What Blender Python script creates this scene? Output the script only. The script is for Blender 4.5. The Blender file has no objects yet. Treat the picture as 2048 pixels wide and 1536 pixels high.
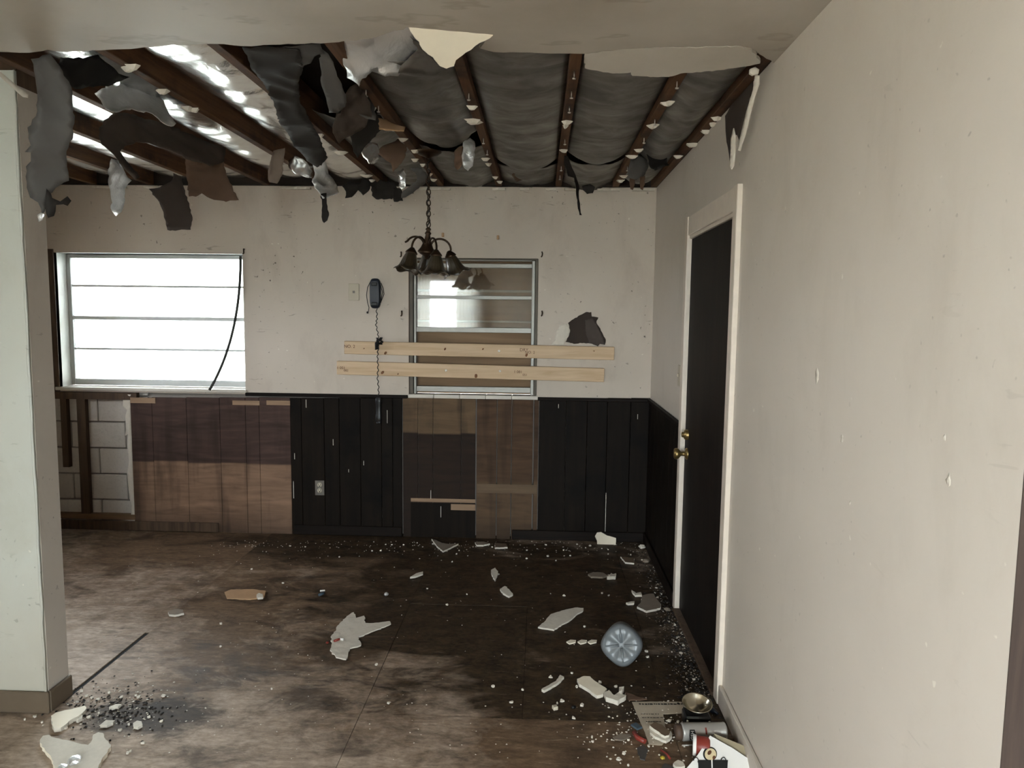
import bpy, bmesh, math, random
from mathutils import Vector, Matrix, noise
from mathutils.geometry import delaunay_2d_cdt
random.seed(7)
SC = bpy.context.scene
COL = SC.collection
V = Vector
PI = math.pi

# ------------------------------------------------------------------ camera
FPX, YAW, PITCH, ROLL, EYE = 1444.8, 0.0387, 0.0961, -0.0115, 1.5816
W, B, H = 0.764, 4.991, 2.44          # right wall X, back wall Y, ceiling height


def ray(u, v):
    a, b = (u - 1024) / FPX, (768 - v) / FPX
    c, s = math.cos(ROLL), math.sin(ROLL)
    xr, up = a * c + b * s, -a * s + b * c
    c, s = math.cos(PITCH), math.sin(PITCH)
    yf, zu = c + up * s, -s + up * c
    c, s = math.cos(YAW), math.sin(YAW)
    return V((xr * c - yf * s, xr * s + yf * c, zu))


EYEP = V((0, 0, EYE))
cam = bpy.data.objects.new('camera', bpy.data.cameras.new('camera'))
COL.objects.link(cam)
f0 = ray(1024, 768)
rx = (ray(1024 + FPX, 768) - f0).normalized()
ry = (ray(1024, 768 - FPX) - f0).normalized()
m3 = Matrix((rx, ry, -f0.normalized())).transposed()
cam.matrix_world = Matrix.Translation(EYEP) @ m3.to_4x4()
cam.data.sensor_width = 36
cam.data.lens = FPX / 2048 * 36
cam.data.clip_start = 0.02
SC.camera = cam

# ------------------------------------------------------------------ world, light, exposure
world = bpy.data.worlds.new('overcast_sky')
SC.world = world
world.use_nodes = True
bg = world.node_tree.nodes['Background']
bg.inputs[0].default_value = (0.91, 0.97, 1.05, 1)
bg.inputs[1].default_value = 9.0
vs = SC.view_settings
vs.view_transform = 'Standard'
vs.look = 'None'
vs.gamma = 1
vs.use_curve_mapping = False
vs.exposure = 2.6


def portal(name, loc, size, rot):
    l = bpy.data.lights.new(name, 'AREA')
    l.shape = 'RECTANGLE'
    l.size, l.size_y = size
    l.cycles.is_portal = True
    o = bpy.data.objects.new(name, l)
    o.location = loc
    o.rotation_euler = rot
    COL.objects.link(o)


# openings, some added for their light: X0,X1 (or Y0,Y1), Z0,Z1
WIN1 = (-3.416, -2.074, 1.03, 1.977)       # back wall, left
WIN2 = (-0.908, -0.022, 1.02, 1.962)       # back wall, boarded
WINR = (-2.15, -1.10, 1.05, 2.15)          # rear wall, behind the camera
WINS = (-0.05, 0.72, 0.06, 2.05)           # unseen glazed door added in the rear wall for its light
WINL = (-2.10, -0.75, 0.50, 2.15)             # left wall of the front room
WINK = (3.62, 4.06, 1.28, 1.70)            # added to brighten the back room's left side, hidden by the stub wall
XL, YR, XF = -3.62, -2.2, -2.32
portal('portal_back', ((WIN1[0] + WIN1[1]) / 2, B + .25, (WIN1[2] + WIN1[3]) / 2), (1.34, .95), (-PI / 2, 0, 0))
portal('portal_rear', ((WINR[0] + WINR[1]) / 2, YR - .15, (WINR[2] + WINR[3]) / 2), (WINR[1] - WINR[0], WINR[3] - WINR[2]), (PI / 2, 0, 0))
portal('portal_added_door', ((WINS[0] + WINS[1]) / 2, YR - .15, (WINS[2] + WINS[3]) / 2), (WINS[1] - WINS[0], WINS[3] - WINS[2]), (PI / 2, 0, 0))
portal('portal_added_window', (XL - .15, (WINK[0] + WINK[1]) / 2, (WINK[2] + WINK[3]) / 2), (WINK[3] - WINK[2], WINK[1] - WINK[0]), (0, -PI / 2, 0))  # guides sky light through the added hidden opening
portal('portal_left', (XF - .15, (WINL[0] + WINL[1]) / 2, (WINL[2] + WINL[3]) / 2), (WINL[3] - WINL[2], WINL[1] - WINL[0]), (0, -PI / 2, 0))


# ------------------------------------------------------------------ helpers
def plane_pt(u, v, o, n):
    d = ray(u, v)
    return EYEP + d * ((V(o) - EYEP).dot(n) / d.dot(n))


def FL(u, v, z=0.0):
    return plane_pt(u, v, (0, 0, z), V((0, 0, 1)))


def BW(u, v, off=0.0):
    return plane_pt(u, v, (0, B - off, 0), V((0, 1, 0)))


def RW(u, v, off=0.0):
    return plane_pt(u, v, (W - off, 0, 0), V((1, 0, 0)))


def AT(u, v, y):
    return plane_pt(u, v, (0, y, 0), V((0, 1, 0)))


def srgb(r, g, b):
    f = lambda c: (c / 255) / 12.92 if c <= 10 else ((c / 255 + .055) / 1.055) ** 2.4
    return (f(r), f(g), f(b), 1)


class MB:
    def __init__(s):
        s.v, s.f, s.sm = [], [], []

    def face(s, idx, smooth=False):
        s.f.append(tuple(idx)); s.sm.append(smooth)

    def box(s, lo, hi, rot=None, piv=None, bev=0.0):
        lo, hi = V(lo), V(hi)
        n = len(s.v)
        if bev > 0:
            bm = bmesh.new()
            bmesh.ops.create_cube(bm, size=1)
            c, d = (lo + hi) / 2, hi - lo
            for q in bm.verts:
                q.co = V((q.co.x * d.x, q.co.y * d.y, q.co.z * d.z)) + c
            bmesh.ops.bevel(bm, geom=bm.edges[:], offset=bev, segments=1, affect='EDGES')
            bm.verts.index_update()
            pts = [q.co.copy() for q in bm.verts]
            fs = [[q.index for q in f.verts] for f in bm.faces]
            bm.free()
        else:
            pts = [V((x, y, z)) for x in (lo.x, hi.x) for y in (lo.y, hi.y) for z in (lo.z, hi.z)]
            fs = [(0, 1, 3, 2), (4, 6, 7, 5), (0, 4, 5, 1), (2, 3, 7, 6), (0, 2, 6, 4), (1, 5, 7, 3)]
        if rot is not None:
            piv = V(piv) if piv is not None else (lo + hi) / 2
            pts = [rot @ (p - piv) + piv for p in pts]
        s.v += pts
        for f in fs:
            s.face([n + i for i in f])
        return s

    def tube(s, path, r, seg=8, cap=True):
        path = [V(p) for p in path]
        n0 = len(s.v)
        k = len(path)
        prev = None
        for i, p in enumerate(path):
            t = (path[min(i + 1, k - 1)] - path[max(i - 1, 0)])
            t = t.normalized() if t.length > 1e-9 else V((0, 0, 1))
            if prev is None:
                a = V((0, 0, 1)) if abs(t.z) < .9 else V((1, 0, 0))
                a = a.cross(t).normalized()
            else:
                a = (prev - t * prev.dot(t))
                a = a.normalized() if a.length > 1e-6 else prev
            prev = a
            b = t.cross(a)
            rr = r[i] if isinstance(r, (list, tuple)) else r
            for j in range(seg):
                th = 2 * PI * j / seg
                s.v.append(p + (a * math.cos(th) + b * math.sin(th)) * rr)
        for i in range(k - 1):
            for j in range(seg):
                a0, a1 = n0 + i * seg + j, n0 + i * seg + (j + 1) % seg
                s.face((a0, a1, a1 + seg, a0 + seg), True)
        if cap:
            s.face([n0 + j for j in range(seg)][::-1])
            s.face([n0 + (k - 1) * seg + j for j in range(seg)])
        return s

    def lathe(s, prof, mat=None, seg=24, mod=None, caps=(False, False)):
        """prof: (radius, height) along local z; mat: placement; mod(theta, i) scales the radius"""
        n0 = len(s.v)
        mat = mat or Matrix.Identity(4)
        for i, (r, h) in enumerate(prof):
            for j in range(seg):
                th = 2 * PI * j / seg
                rr, hh = r, h
                if mod:
                    q = mod(th, i)
                    rr, hh = (r * q[0], h + q[1]) if isinstance(q, tuple) else (r * q, h)
                s.v.append(mat @ V((rr * math.cos(th), rr * math.sin(th), hh)))
        for i in range(len(prof) - 1):
            for j in range(seg):
                a0, a1 = n0 + i * seg + j, n0 + i * seg + (j + 1) % seg
                s.face((a0, a1, a1 + seg, a0 + seg), True)
        if caps[0]:
            s.face([n0 + j for j in range(seg)][::-1])
        if caps[1]:
            s.face([n0 + (len(prof) - 1) * seg + j for j in range(seg)])
        return s

    def build(s, name, mat, parent=None, origin=None, kind=None, smooth=None):
        me = bpy.data.meshes.new(name)
        o = bpy.data.objects.new(name, me)
        if origin is None:
            if parent is not None:
                origin = parent.matrix_world_loc if hasattr(parent, 'mwl') else wl(parent)
            else:
                xs = [p.x for p in s.v]; ys = [p.y for p in s.v]; zs = [p.z for p in s.v]
                origin = V(((min(xs) + max(xs)) / 2, (min(ys) + max(ys)) / 2, min(zs)))
        origin = V(origin)
        me.from_pydata([tuple(V(p) - origin) for p in s.v], [], s.f)
        me.polygons.foreach_set('use_smooth', s.sm if smooth is None else [smooth] * len(s.f))
        me.materials.append(mat)
        me.update()
        COL.objects.link(o)
        if parent is not None:
            o.parent = parent
            o.location = origin - wl(parent)
        else:
            o.location = origin
        if kind:
            o['kind'] = kind
        return o


def wl(o):
    p = V(o.location)
    while o.parent:
        o = o.parent
        p = p + V(o.location)
    return p


def thing(name, loc, label=None, cat=None, group=None, kind=None):
    o = bpy.data.objects.new(name, None)
    o.empty_display_size = .05
    o.location = loc
    COL.objects.link(o)
    return tag(o, label, cat, group, kind)


def tag(o, label=None, cat=None, group=None, kind=None):
    if label: o['label'] = label
    if cat: o['category'] = cat
    if group: o['group'] = group
    if kind: o['kind'] = kind
    return o


def inpoly(p, poly):
    x, y = p
    c = False
    j = len(poly) - 1
    for i in range(len(poly)):
        xi, yi = poly[i]; xj, yj = poly[j]
        if (yi > y) != (yj > y) and x < (xj - xi) * (y - yi) / (yj - yi + 1e-15) + xi:
            c = not c
        j = i
    return c


def densify(poly, sp, jag, rnd, keep=lambda a, b: False):
    out = []
    for i in range(len(poly)):
        a, b = V(poly[i]), V(poly[(i + 1) % len(poly)])
        d = (b - a).length
        n = max(1, int(d / sp))
        smooth = keep(a, b)
        t = (b - a).normalized() if d > 1e-9 else V((1, 0))
        nn = V((-t.y, t.x))
        for k in range(n):
            p = a.lerp(b, k / n)
            if k and not smooth and jag:
                p = p + nn * rnd.uniform(-jag, jag) + t * rnd.uniform(-.25, .25) * d / n
            out.append((p.x, p.y))
    return out


def sheet(poly, sp, to3d, thick=.0015, jag=0.0, disp=None, holes=(), seed=1, keep=lambda a, b: False, bsp=None, smooth=True, mb=None):
    """a triangulated sheet from a 2-D outline; to3d(x, y, d) places a point at height d over the sheet's plane"""
    rnd = random.Random(seed)
    bsp = bsp or sp
    outer = densify(poly, bsp, jag, rnd, keep)
    hs = [densify(h, bsp, jag, rnd) for h in holes]
    pts, edges = [], []
    for loop in [outer] + hs:
        n = len(pts)
        pts += loop
        edges += [(n + i, n + (i + 1) % len(loop)) for i in range(len(loop))]
    bpts = list(pts)
    xs = [p[0] for p in outer]; ys = [p[1] for p in outer]
    cell = {}
    for p in bpts:
        cell.setdefault((int(p[0] // sp), int(p[1] // sp)), []).append(p)
    y = min(ys) + sp / 2
    row = 0
    while y < max(ys):
        x = min(xs) + (sp / 2 if row % 2 else 0)
        while x < max(xs):
            q = (x + rnd.uniform(-.15, .15) * sp, y + rnd.uniform(-.15, .15) * sp)
            if inpoly(q, outer) and not any(inpoly(q, h) for h in hs):
                cx, cy = int(q[0] // sp), int(q[1] // sp)
                if not any((q[0] - p[0]) ** 2 + (q[1] - p[1]) ** 2 < (.45 * sp) ** 2
                           for i in (-1, 0, 1) for j in (-1, 0, 1) for p in cell.get((cx + i, cy + j), ())):
                    pts.append(q)
            x += sp
        y += sp * .866
        row += 1
    vo, eo, fo, *_ = delaunay_2d_cdt([V(p) for p in pts], edges, [], 0, 1e-7)
    tris = []
    for f in fo:
        c = (sum(vo[i].x for i in f) / 3, sum(vo[i].y for i in f) / 3)
        if inpoly(c, outer) and not any(inpoly(c, h) for h in hs):
            tris.append(tuple(f))
    mb = mb or MB()
    n0, k = len(mb.v), len(vo)
    for lay in (0, 1):
        for p in vo:
            d = disp(p.x, p.y) if disp else 0
            mb.v.append(to3d(p.x, p.y, d - lay * thick))
    cnt = {}
    for t in tris:
        a, b, c = t
        mb.face((n0 + a, n0 + b, n0 + c), smooth)
        mb.face((n0 + k + c, n0 + k + b, n0 + k + a), smooth)
        for e in ((a, b), (b, c), (c, a)):
            key = (min(e), max(e))
            cnt[key] = None if key in cnt else e
    for e in cnt.values():
        if e:
            a, b = e
            mb.face((n0 + a, n0 + k + a, n0 + k + b, n0 + b))
    return mb


class PL:
    """a plane given by three photo points each at its own depth Y"""
    def __init__(s, *q):
        a, b, c = [AT(*p) for p in q]
        n = (b - a).cross(c - a).normalized()
        if n.dot(a - EYEP) > 0:
            n = -n
        s.o, s.n = a, n
        h = V((0, 0, 1)).cross(n)
        s.e1 = h.normalized() if h.length > 1e-4 else V((1, 0, 0))
        s.e2 = n.cross(s.e1)

    def p2(s, u, v):
        p = plane_pt(u, v, s.o, s.n) - s.o
        return (p.dot(s.e1), p.dot(s.e2))

    def to3d(s, x, y, d):
        return s.o + s.e1 * x + s.e2 * y + s.n * d


def crumple(amp, freq, seed, fold=0.0):
    o = V((seed * 7.3, seed * 3.1, seed * 1.7))

    def f(x, y):
        p = V((x, y, 0)) * freq + o
        a = noise.noise(p) * amp
        r = (1 - abs(noise.noise(p * 1.7 + V((5, 1, 0))))) ** 3
        return a + (r - .4) * amp * .7 + fold * math.sin((x * .7 + y) * 18 + seed)
    return f


# ------------------------------------------------------------------ materials
class NT:
    def __init__(s, name):
        s.m = bpy.data.materials.new(name)
        s.m.use_nodes = True
        s.t = s.m.node_tree
        s.b = s.t.nodes['Principled BSDF']

    def n(s, typ, **kw):
        x = s.t.nodes.new(typ)
        for k, v in kw.items():
            setattr(x, k, v)
        return x

    def l(s, a, b):
        s.t.links.new(a, b)

    def pos(s):
        return s.n('ShaderNodeNewGeometry').outputs['Position']

    def obj(s, rand=True):
        c = s.n('ShaderNodeTexCoord').outputs['Object']
        if not rand:
            return c
        r = s.n('ShaderNodeObjectInfo').outputs['Random']
        mu = s.n('ShaderNodeMath', operation='MULTIPLY'); mu.inputs[1].default_value = 37
        s.l(r, mu.inputs[0])
        ad = s.n('ShaderNodeVectorMath', operation='ADD')
        s.l(c, ad.inputs[0]); s.l(mu.outputs[0], ad.inputs[1])
        return ad.outputs[0]

    def scale(s, vec, sc, off=(0, 0, 0)):
        mp = s.n('ShaderNodeMapping')
        mp.inputs['Scale'].default_value = sc
        mp.inputs['Location'].default_value = off
        s.l(vec, mp.inputs['Vector'])
        return mp.outputs[0]

    def noise(s, vec, sc, det=4, rough=.55, dist=0):
        x = s.n('ShaderNodeTexNoise')
        x.inputs['Scale'].default_value = sc
        x.inputs['Detail'].default_value = det
        x.inputs['Roughness'].default_value = rough
        x.inputs['Distortion'].default_value = dist
        s.l(vec, x.inputs['Vector'])
        return x.outputs['Fac']

    def ramp(s, fac, stops):
        x = s.n('ShaderNodeValToRGB')
        e = x.color_ramp.elements
        while len(e) < len(stops):
            e.new(.5)
        for k, (p, c) in enumerate(stops):
            e[k].position = p
            e[k].color = c if len(c) == 4 else (*c, 1)
        s.l(fac, x.inputs[0])
        return x.outputs[0]

    def fac(s, fac, lo, hi):
        x = s.n('ShaderNodeMapRange')
        x.inputs['From Min'].default_value = lo
        x.inputs['From Max'].default_value = hi
        s.l(fac, x.inputs['Value'])
        return x.outputs[0]

    def mix(s, fac, a, b, mode='MIX'):
        x = s.n('ShaderNodeMix', data_type='RGBA', blend_type=mode)
        for sock, val in ((x.inputs[0], fac), (x.inputs[6], a), (x.inputs[7], b)):
            if hasattr(val, 'is_output'):
                s.l(val, sock)
            else:
                sock.default_value = val
        return x.outputs[2]

    def math(s, op, a, b=0.0):
        x = s.n('ShaderNodeMath', operation=op)
        for sock, val in ((x.inputs[0], a), (x.inputs[1], b)):
            if hasattr(val, 'is_output'):
                s.l(val, sock)
            else:
                sock.default_value = val
        return x.outputs[0]

    def xyz(s, vec):
        x = s.n('ShaderNodeSeparateXYZ')
        s.l(vec, x.inputs[0])
        return x.outputs

    def bump(s, h, st=.3, d=.01):
        x = s.n('ShaderNodeBump')
        x.inputs['Strength'].default_value = st
        x.inputs['Distance'].default_value = d
        s.l(h, x.inputs['Height'])
        s.l(x.outputs[0], s.b.inputs['Normal'])

    def base(s, c):
        if hasattr(c, 'is_output'):
            s.l(c, s.b.inputs['Base Color'])
        else:
            s.b.inputs['Base Color'].default_value = c

    def set(s, **kw):
        for k, v in kw.items():
            s.b.inputs[k.replace('_', ' ')].default_value = v
        return s


BLK = (0, 0, 0, 1)
WHT = (1, 1, 1, 1)


def simple(name, c, rough=.6, metal=0.0, var=.18, sc=30, bump=.1, spec=.4):
    t = NT(name)
    n = t.noise(t.obj(), sc, 4)
    t.base(t.mix(n, tuple(x * (1 - var) for x in c[:3]) + (1,), tuple(min(1, x * (1 + var)) for x in c[:3]) + (1,)))
    t.set(Roughness=rough, Metallic=metal)
    t.b.inputs['Specular IOR Level'].default_value = spec
    if bump:
        t.bump(n, bump, .003)
    return t.m


def paint(name, c, grime, speck=.5, rough=.55, low=0.0, scuff=.45, streak=.30):
    """painted drywall with blotches, specks and scuffs"""
    t = NT(name)
    p = t.pos()
    big = t.noise(p, 1.3, 5, .6)
    mid = t.noise(t.scale(p, (1, 1, .45)), 4.5, 6, .65, .4)
    col = t.mix(t.fac(big, .35, .7), c, tuple(a * .84 + b * .16 for a, b in zip(c, grime)))
    col = t.mix(t.math('MULTIPLY', t.fac(mid, .52, .78), streak), col, grime)
    # scuffs: thin stretched dark dashes
    sc = t.noise(t.scale(p, (3, 3, 14)), 3.5, 3, .5, .8)
    gate = t.fac(t.noise(p, 2.1, 2), .52, .62)
    col = t.mix(t.math('MULTIPLY', t.math('MULTIPLY', t.fac(sc, .66, .72), gate), scuff), col, tuple(x * .45 for x in grime[:3]) + (1,))
    # specks
    sp = t.noise(p, 42, 2, .4)
    g2 = t.fac(t.noise(p, 1.7, 3), .46, .62)
    col = t.mix(t.math('MULTIPLY', t.math('MULTIPLY', t.fac(sp, .71, .76), g2), speck), col, srgb(48, 36, 26))
    ws = t.noise(t.scale(p, (1, 1, 1), (9, 4, 2)), 30, 2, .4)
    col = t.mix(t.math('MULTIPLY', t.fac(ws, .755, .79), .7), col, srgb(226, 220, 206))
    if low:
        z = t.xyz(p)[2]
        col = t.mix(t.math('MULTIPLY', t.fac(t.math('ADD', z, t.math('MULTIPLY', mid, .7)), 1.0, .2), low), col, srgb(150, 128, 98))
    t.base(col)
    t.set(Roughness=rough)
    t.b.inputs['Specular IOR Level'].default_value = .35
    t.bump(t.noise(p, 60, 4), .12, .003)
    return t.m


M_back = paint('back_wall_paint', srgb(196, 184, 170), srgb(132, 116, 100), .8)
M_right = paint('right_wall_paint', srgb(205, 196, 184), srgb(164, 152, 136), .3, .5, 0, .12, .22)
M_pillar = paint('stub_wall_paint', srgb(190, 190, 180), srgb(154, 146, 124), .5, .55, .45)
M_reveal = paint('stub_reveal_paint', srgb(194, 184, 172), srgb(136, 122, 106), .5)
M_room = paint('front_room_paint', srgb(205, 198, 184), srgb(150, 138, 118), .3)


def ceil_mat():
    t = NT('ceiling_paint')
    p = t.pos()
    n = t.noise(p, 1.6, 5)
    col = t.mix(t.fac(n, .35, .7), srgb(184, 176, 164), srgb(160, 150, 136))
    st = t.noise(t.scale(p, (1.4, 3.2, 1), (3, 0, 0)), 2.1, 4, .55)
    rim = t.math('MULTIPLY', t.fac(st, .60, .63), t.fac(st, .70, .64))
    col = t.mix(t.math('MULTIPLY', rim, .28), col, srgb(120, 104, 82))
    t.base(col)
    t.set(Roughness=.6)
    t.bump(t.noise(p, 90, 3), .1, .002)
    return t.m


M_ceil = ceil_mat()
M_gyp = simple('gypsum_white', srgb(208, 200, 186), .85, 0, .1, 60, .4)
M_face = simple('drywall_face_paint', srgb(238, 227, 206), .7, 0, .08, 14, .1)
M_cream = simple('cream_trim_paint', srgb(214, 202, 188), .45, 0, .1, 22, .15)
M_kraft = simple('kraft_paper', srgb(96, 74, 58), .8, 0, .3, 9, .3)
M_kraftd = simple('dark_kraft_paper', srgb(56, 45, 37), .8, 0, .3, 8, .3)
M_greyp = simple('grey_backing_paper', srgb(74, 71, 68), .6, 0, .25, 7, .25)
M_darkp = simple('charred_paper', srgb(36, 31, 27), .75, 0, .3, 8, .3)
M_black = simple('black_film', srgb(16, 15, 15), .45, 0, .3, 9, .2)
M_film = simple('pale_brown_film', srgb(118, 104, 92), .5, 0, .2, 14, .2)
M_strips = simple('brown_grey_paper', srgb(72, 62, 56), .75, 0, .2, 8, .2)
M_tan = simple('tan_cardboard', srgb(176, 142, 108), .8, 0, .15, 20, .2)


def foil(name, c, rough, dirt, dcol, bump=.35):
    t = NT(name)
    p = t.pos()
    n = t.noise(t.scale(p, (1, 1.6, 1)), 5, 6, .6, .5)
    d = t.math('MULTIPLY', t.fac(n, .30, .66), dirt)  # the mixed-in tone also stands in for reflections
    t.base(t.mix(d, c, dcol))
    t.l(t.math('SUBTRACT', 1.0, t.math('MULTIPLY', d, .75)), t.b.inputs['Metallic'])
    t.l(t.math('ADD', t.math('MULTIPLY', d, .35), rough), t.b.inputs['Roughness'])
    wr = t.noise(t.scale(p, (1, .6, 1)), 11, 5, .55, .6)
    t.bump(wr, bump, .012)
    return t.m


M_foil = foil('aluminium_foil', (.86, .87, .87, 1), .20, .15, srgb(150, 144, 136), .45)
M_foilb = foil('whitened_torn_foil', (.94, .95, .96, 1), .26, .45, srgb(228, 229, 230), .9)  # white mixed in stands for reflected window light
M_foild = foil('darkened_dusty_foil', (.27, .255, .235, 1), .30, .7, srgb(66, 58, 52), .09)  # dust, with the dark floor's reflection also put into the colour


def wood(name, c1, c2, axis=2, rough=.7, sc=1.0, dark=None, bump=.25, spec=.3):
    t = NT(name)
    o = t.obj()
    s = [22 * sc] * 3
    s[axis] = 1.3 * sc
    n = t.noise(t.scale(o, s), 1.6, 6, .6, .6)
    col = t.ramp(n, [(.3, c1), (.7, c2)])
    r = t.n('ShaderNodeObjectInfo').outputs['Random']
    col = t.mix(t.math('MULTIPLY', r, .25), col, tuple(x * .55 for x in c1[:3]) + (1,))
    if dark:
        col = t.mix(t.fac(t.noise(o, 3.5, 5, .6), .5, .7), col, dark)
    t.base(col)
    t.set(Roughness=rough)
    t.b.inputs['Specular IOR Level'].default_value = spec
    t.bump(n, bump, .003)
    return t.m


M_joist = wood('old_joist_wood', srgb(66, 42, 24), srgb(110, 76, 48), 1, .8, 1, srgb(40, 25, 16))
M_deck = wood('roof_deck_wood', srgb(30, 22, 16), srgb(46, 34, 25), 0)
M_stud = wood('dark_stud_wood', srgb(64, 48, 36), srgb(98, 78, 60), 2)
M_plate = wood('bottom_plate_wood', srgb(96, 74, 52), srgb(134, 106, 78), 0)
M_panel = wood('dark_wall_panelling', srgb(17, 12, 8), srgb(30, 22, 15), 2, .62, .8, srgb(11, 8, 6), .12, .1)
M_rail = wood('dark_trim_wood', srgb(18, 13, 10), srgb(32, 23, 17), 0, .6, 1, None, .15, .12)
M_railr = wood('dark_side_trim_wood', srgb(18, 13, 10), srgb(32, 23, 17), 1, .6, 1, None, .15, .12)
M_door = wood('dark_door_veneer', srgb(19, 15, 12), srgb(34, 27, 21), 2, .6, .5, srgb(12, 9, 7), .15, .15)
M_lumber = wood('fresh_pine', srgb(196, 166, 132), srgb(224, 198, 166), 0, .65, .9)
M_ply = wood('plywood_sheet', srgb(118, 94, 70), srgb(150, 124, 96), 0, .75, .45)


def plystain(name, tan1, tan2, dark1, dark2, zt, invert=False, z2=None):
    """raw plywood boards with a water stain that stops at a height of its own"""
    t = NT(name)
    p = t.pos()
    g = t.noise(t.scale(p, (2.0, 2.0, 16)), 1.5, 4, .5, .9)
    a = t.ramp(g, [(.3, tan1), (.72, tan2)])
    b = t.ramp(g, [(.3, dark1), (.72, dark2)])
    r = t.n('ShaderNodeObjectInfo').outputs['Random']
    z = t.math('ADD', t.xyz(p)[2], t.math('MULTIPLY', t.math('SUBTRACT', r, .5), .012))
    k = t.fac(z, zt - .006, zt + .006)
    if invert:
        k = t.math('SUBTRACT', 1.0, k)
    if z2 is not None:
        k = t.math('MULTIPLY', k, t.fac(z, z2 - .006, z2 + .006))
    col = t.mix(k, a, b)
    drip = t.noise(t.scale(p, (6, 6, .8)), 1.3, 3, .5)
    col = t.mix(t.math('MULTIPLY', t.fac(drip, .54, .70), .6), col, srgb(34, 24, 18))
    blot = t.noise(p, 3.5, 6, .62)
    col = t.mix(t.math('MULTIPLY', t.fac(blot, .5, .75), .45), col, srgb(38, 28, 21))
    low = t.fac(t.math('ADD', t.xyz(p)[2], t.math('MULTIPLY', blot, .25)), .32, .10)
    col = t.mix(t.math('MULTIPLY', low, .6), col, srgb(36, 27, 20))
    t.base(col)
    t.set(Roughness=.75)
    t.b.inputs['Specular IOR Level'].default_value = .25
    t.bump(g, .25, .003)
    return t.m


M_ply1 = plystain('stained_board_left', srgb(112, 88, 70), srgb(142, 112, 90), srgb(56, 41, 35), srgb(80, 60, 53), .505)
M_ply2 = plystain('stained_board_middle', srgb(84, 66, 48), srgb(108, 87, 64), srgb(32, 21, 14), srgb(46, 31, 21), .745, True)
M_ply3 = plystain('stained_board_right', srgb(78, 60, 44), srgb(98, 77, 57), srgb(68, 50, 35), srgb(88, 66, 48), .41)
M_band = wood('worn_ply_band', srgb(92, 74, 56), srgb(112, 92, 70), 0)
M_strip = wood('pale_ply_strip', srgb(134, 108, 84), srgb(162, 134, 108), 0)


def block_mat():
    t = NT('concrete_block')
    o = t.obj()
    n = t.noise(o, 60, 5, .7)
    m = t.noise(o, 5, 4)
    r = t.n('ShaderNodeObjectInfo').outputs['Random']
    col = t.mix(m, srgb(186, 180, 172), srgb(212, 206, 198))
    col = t.mix(t.math('MULTIPLY', r, .35), col, srgb(172, 160, 150))
    col = t.mix(t.math('MULTIPLY', t.fac(n, .5, .75), .3), col, srgb(140, 130, 120))
    t.base(col)
    t.set(Roughness=.9)
    t.bump(n, .5, .006)
    return t.m


M_block = block_mat()
M_mortar = simple('mortar', srgb(150, 142, 134), .95, 0, .15, 40, .4)


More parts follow.
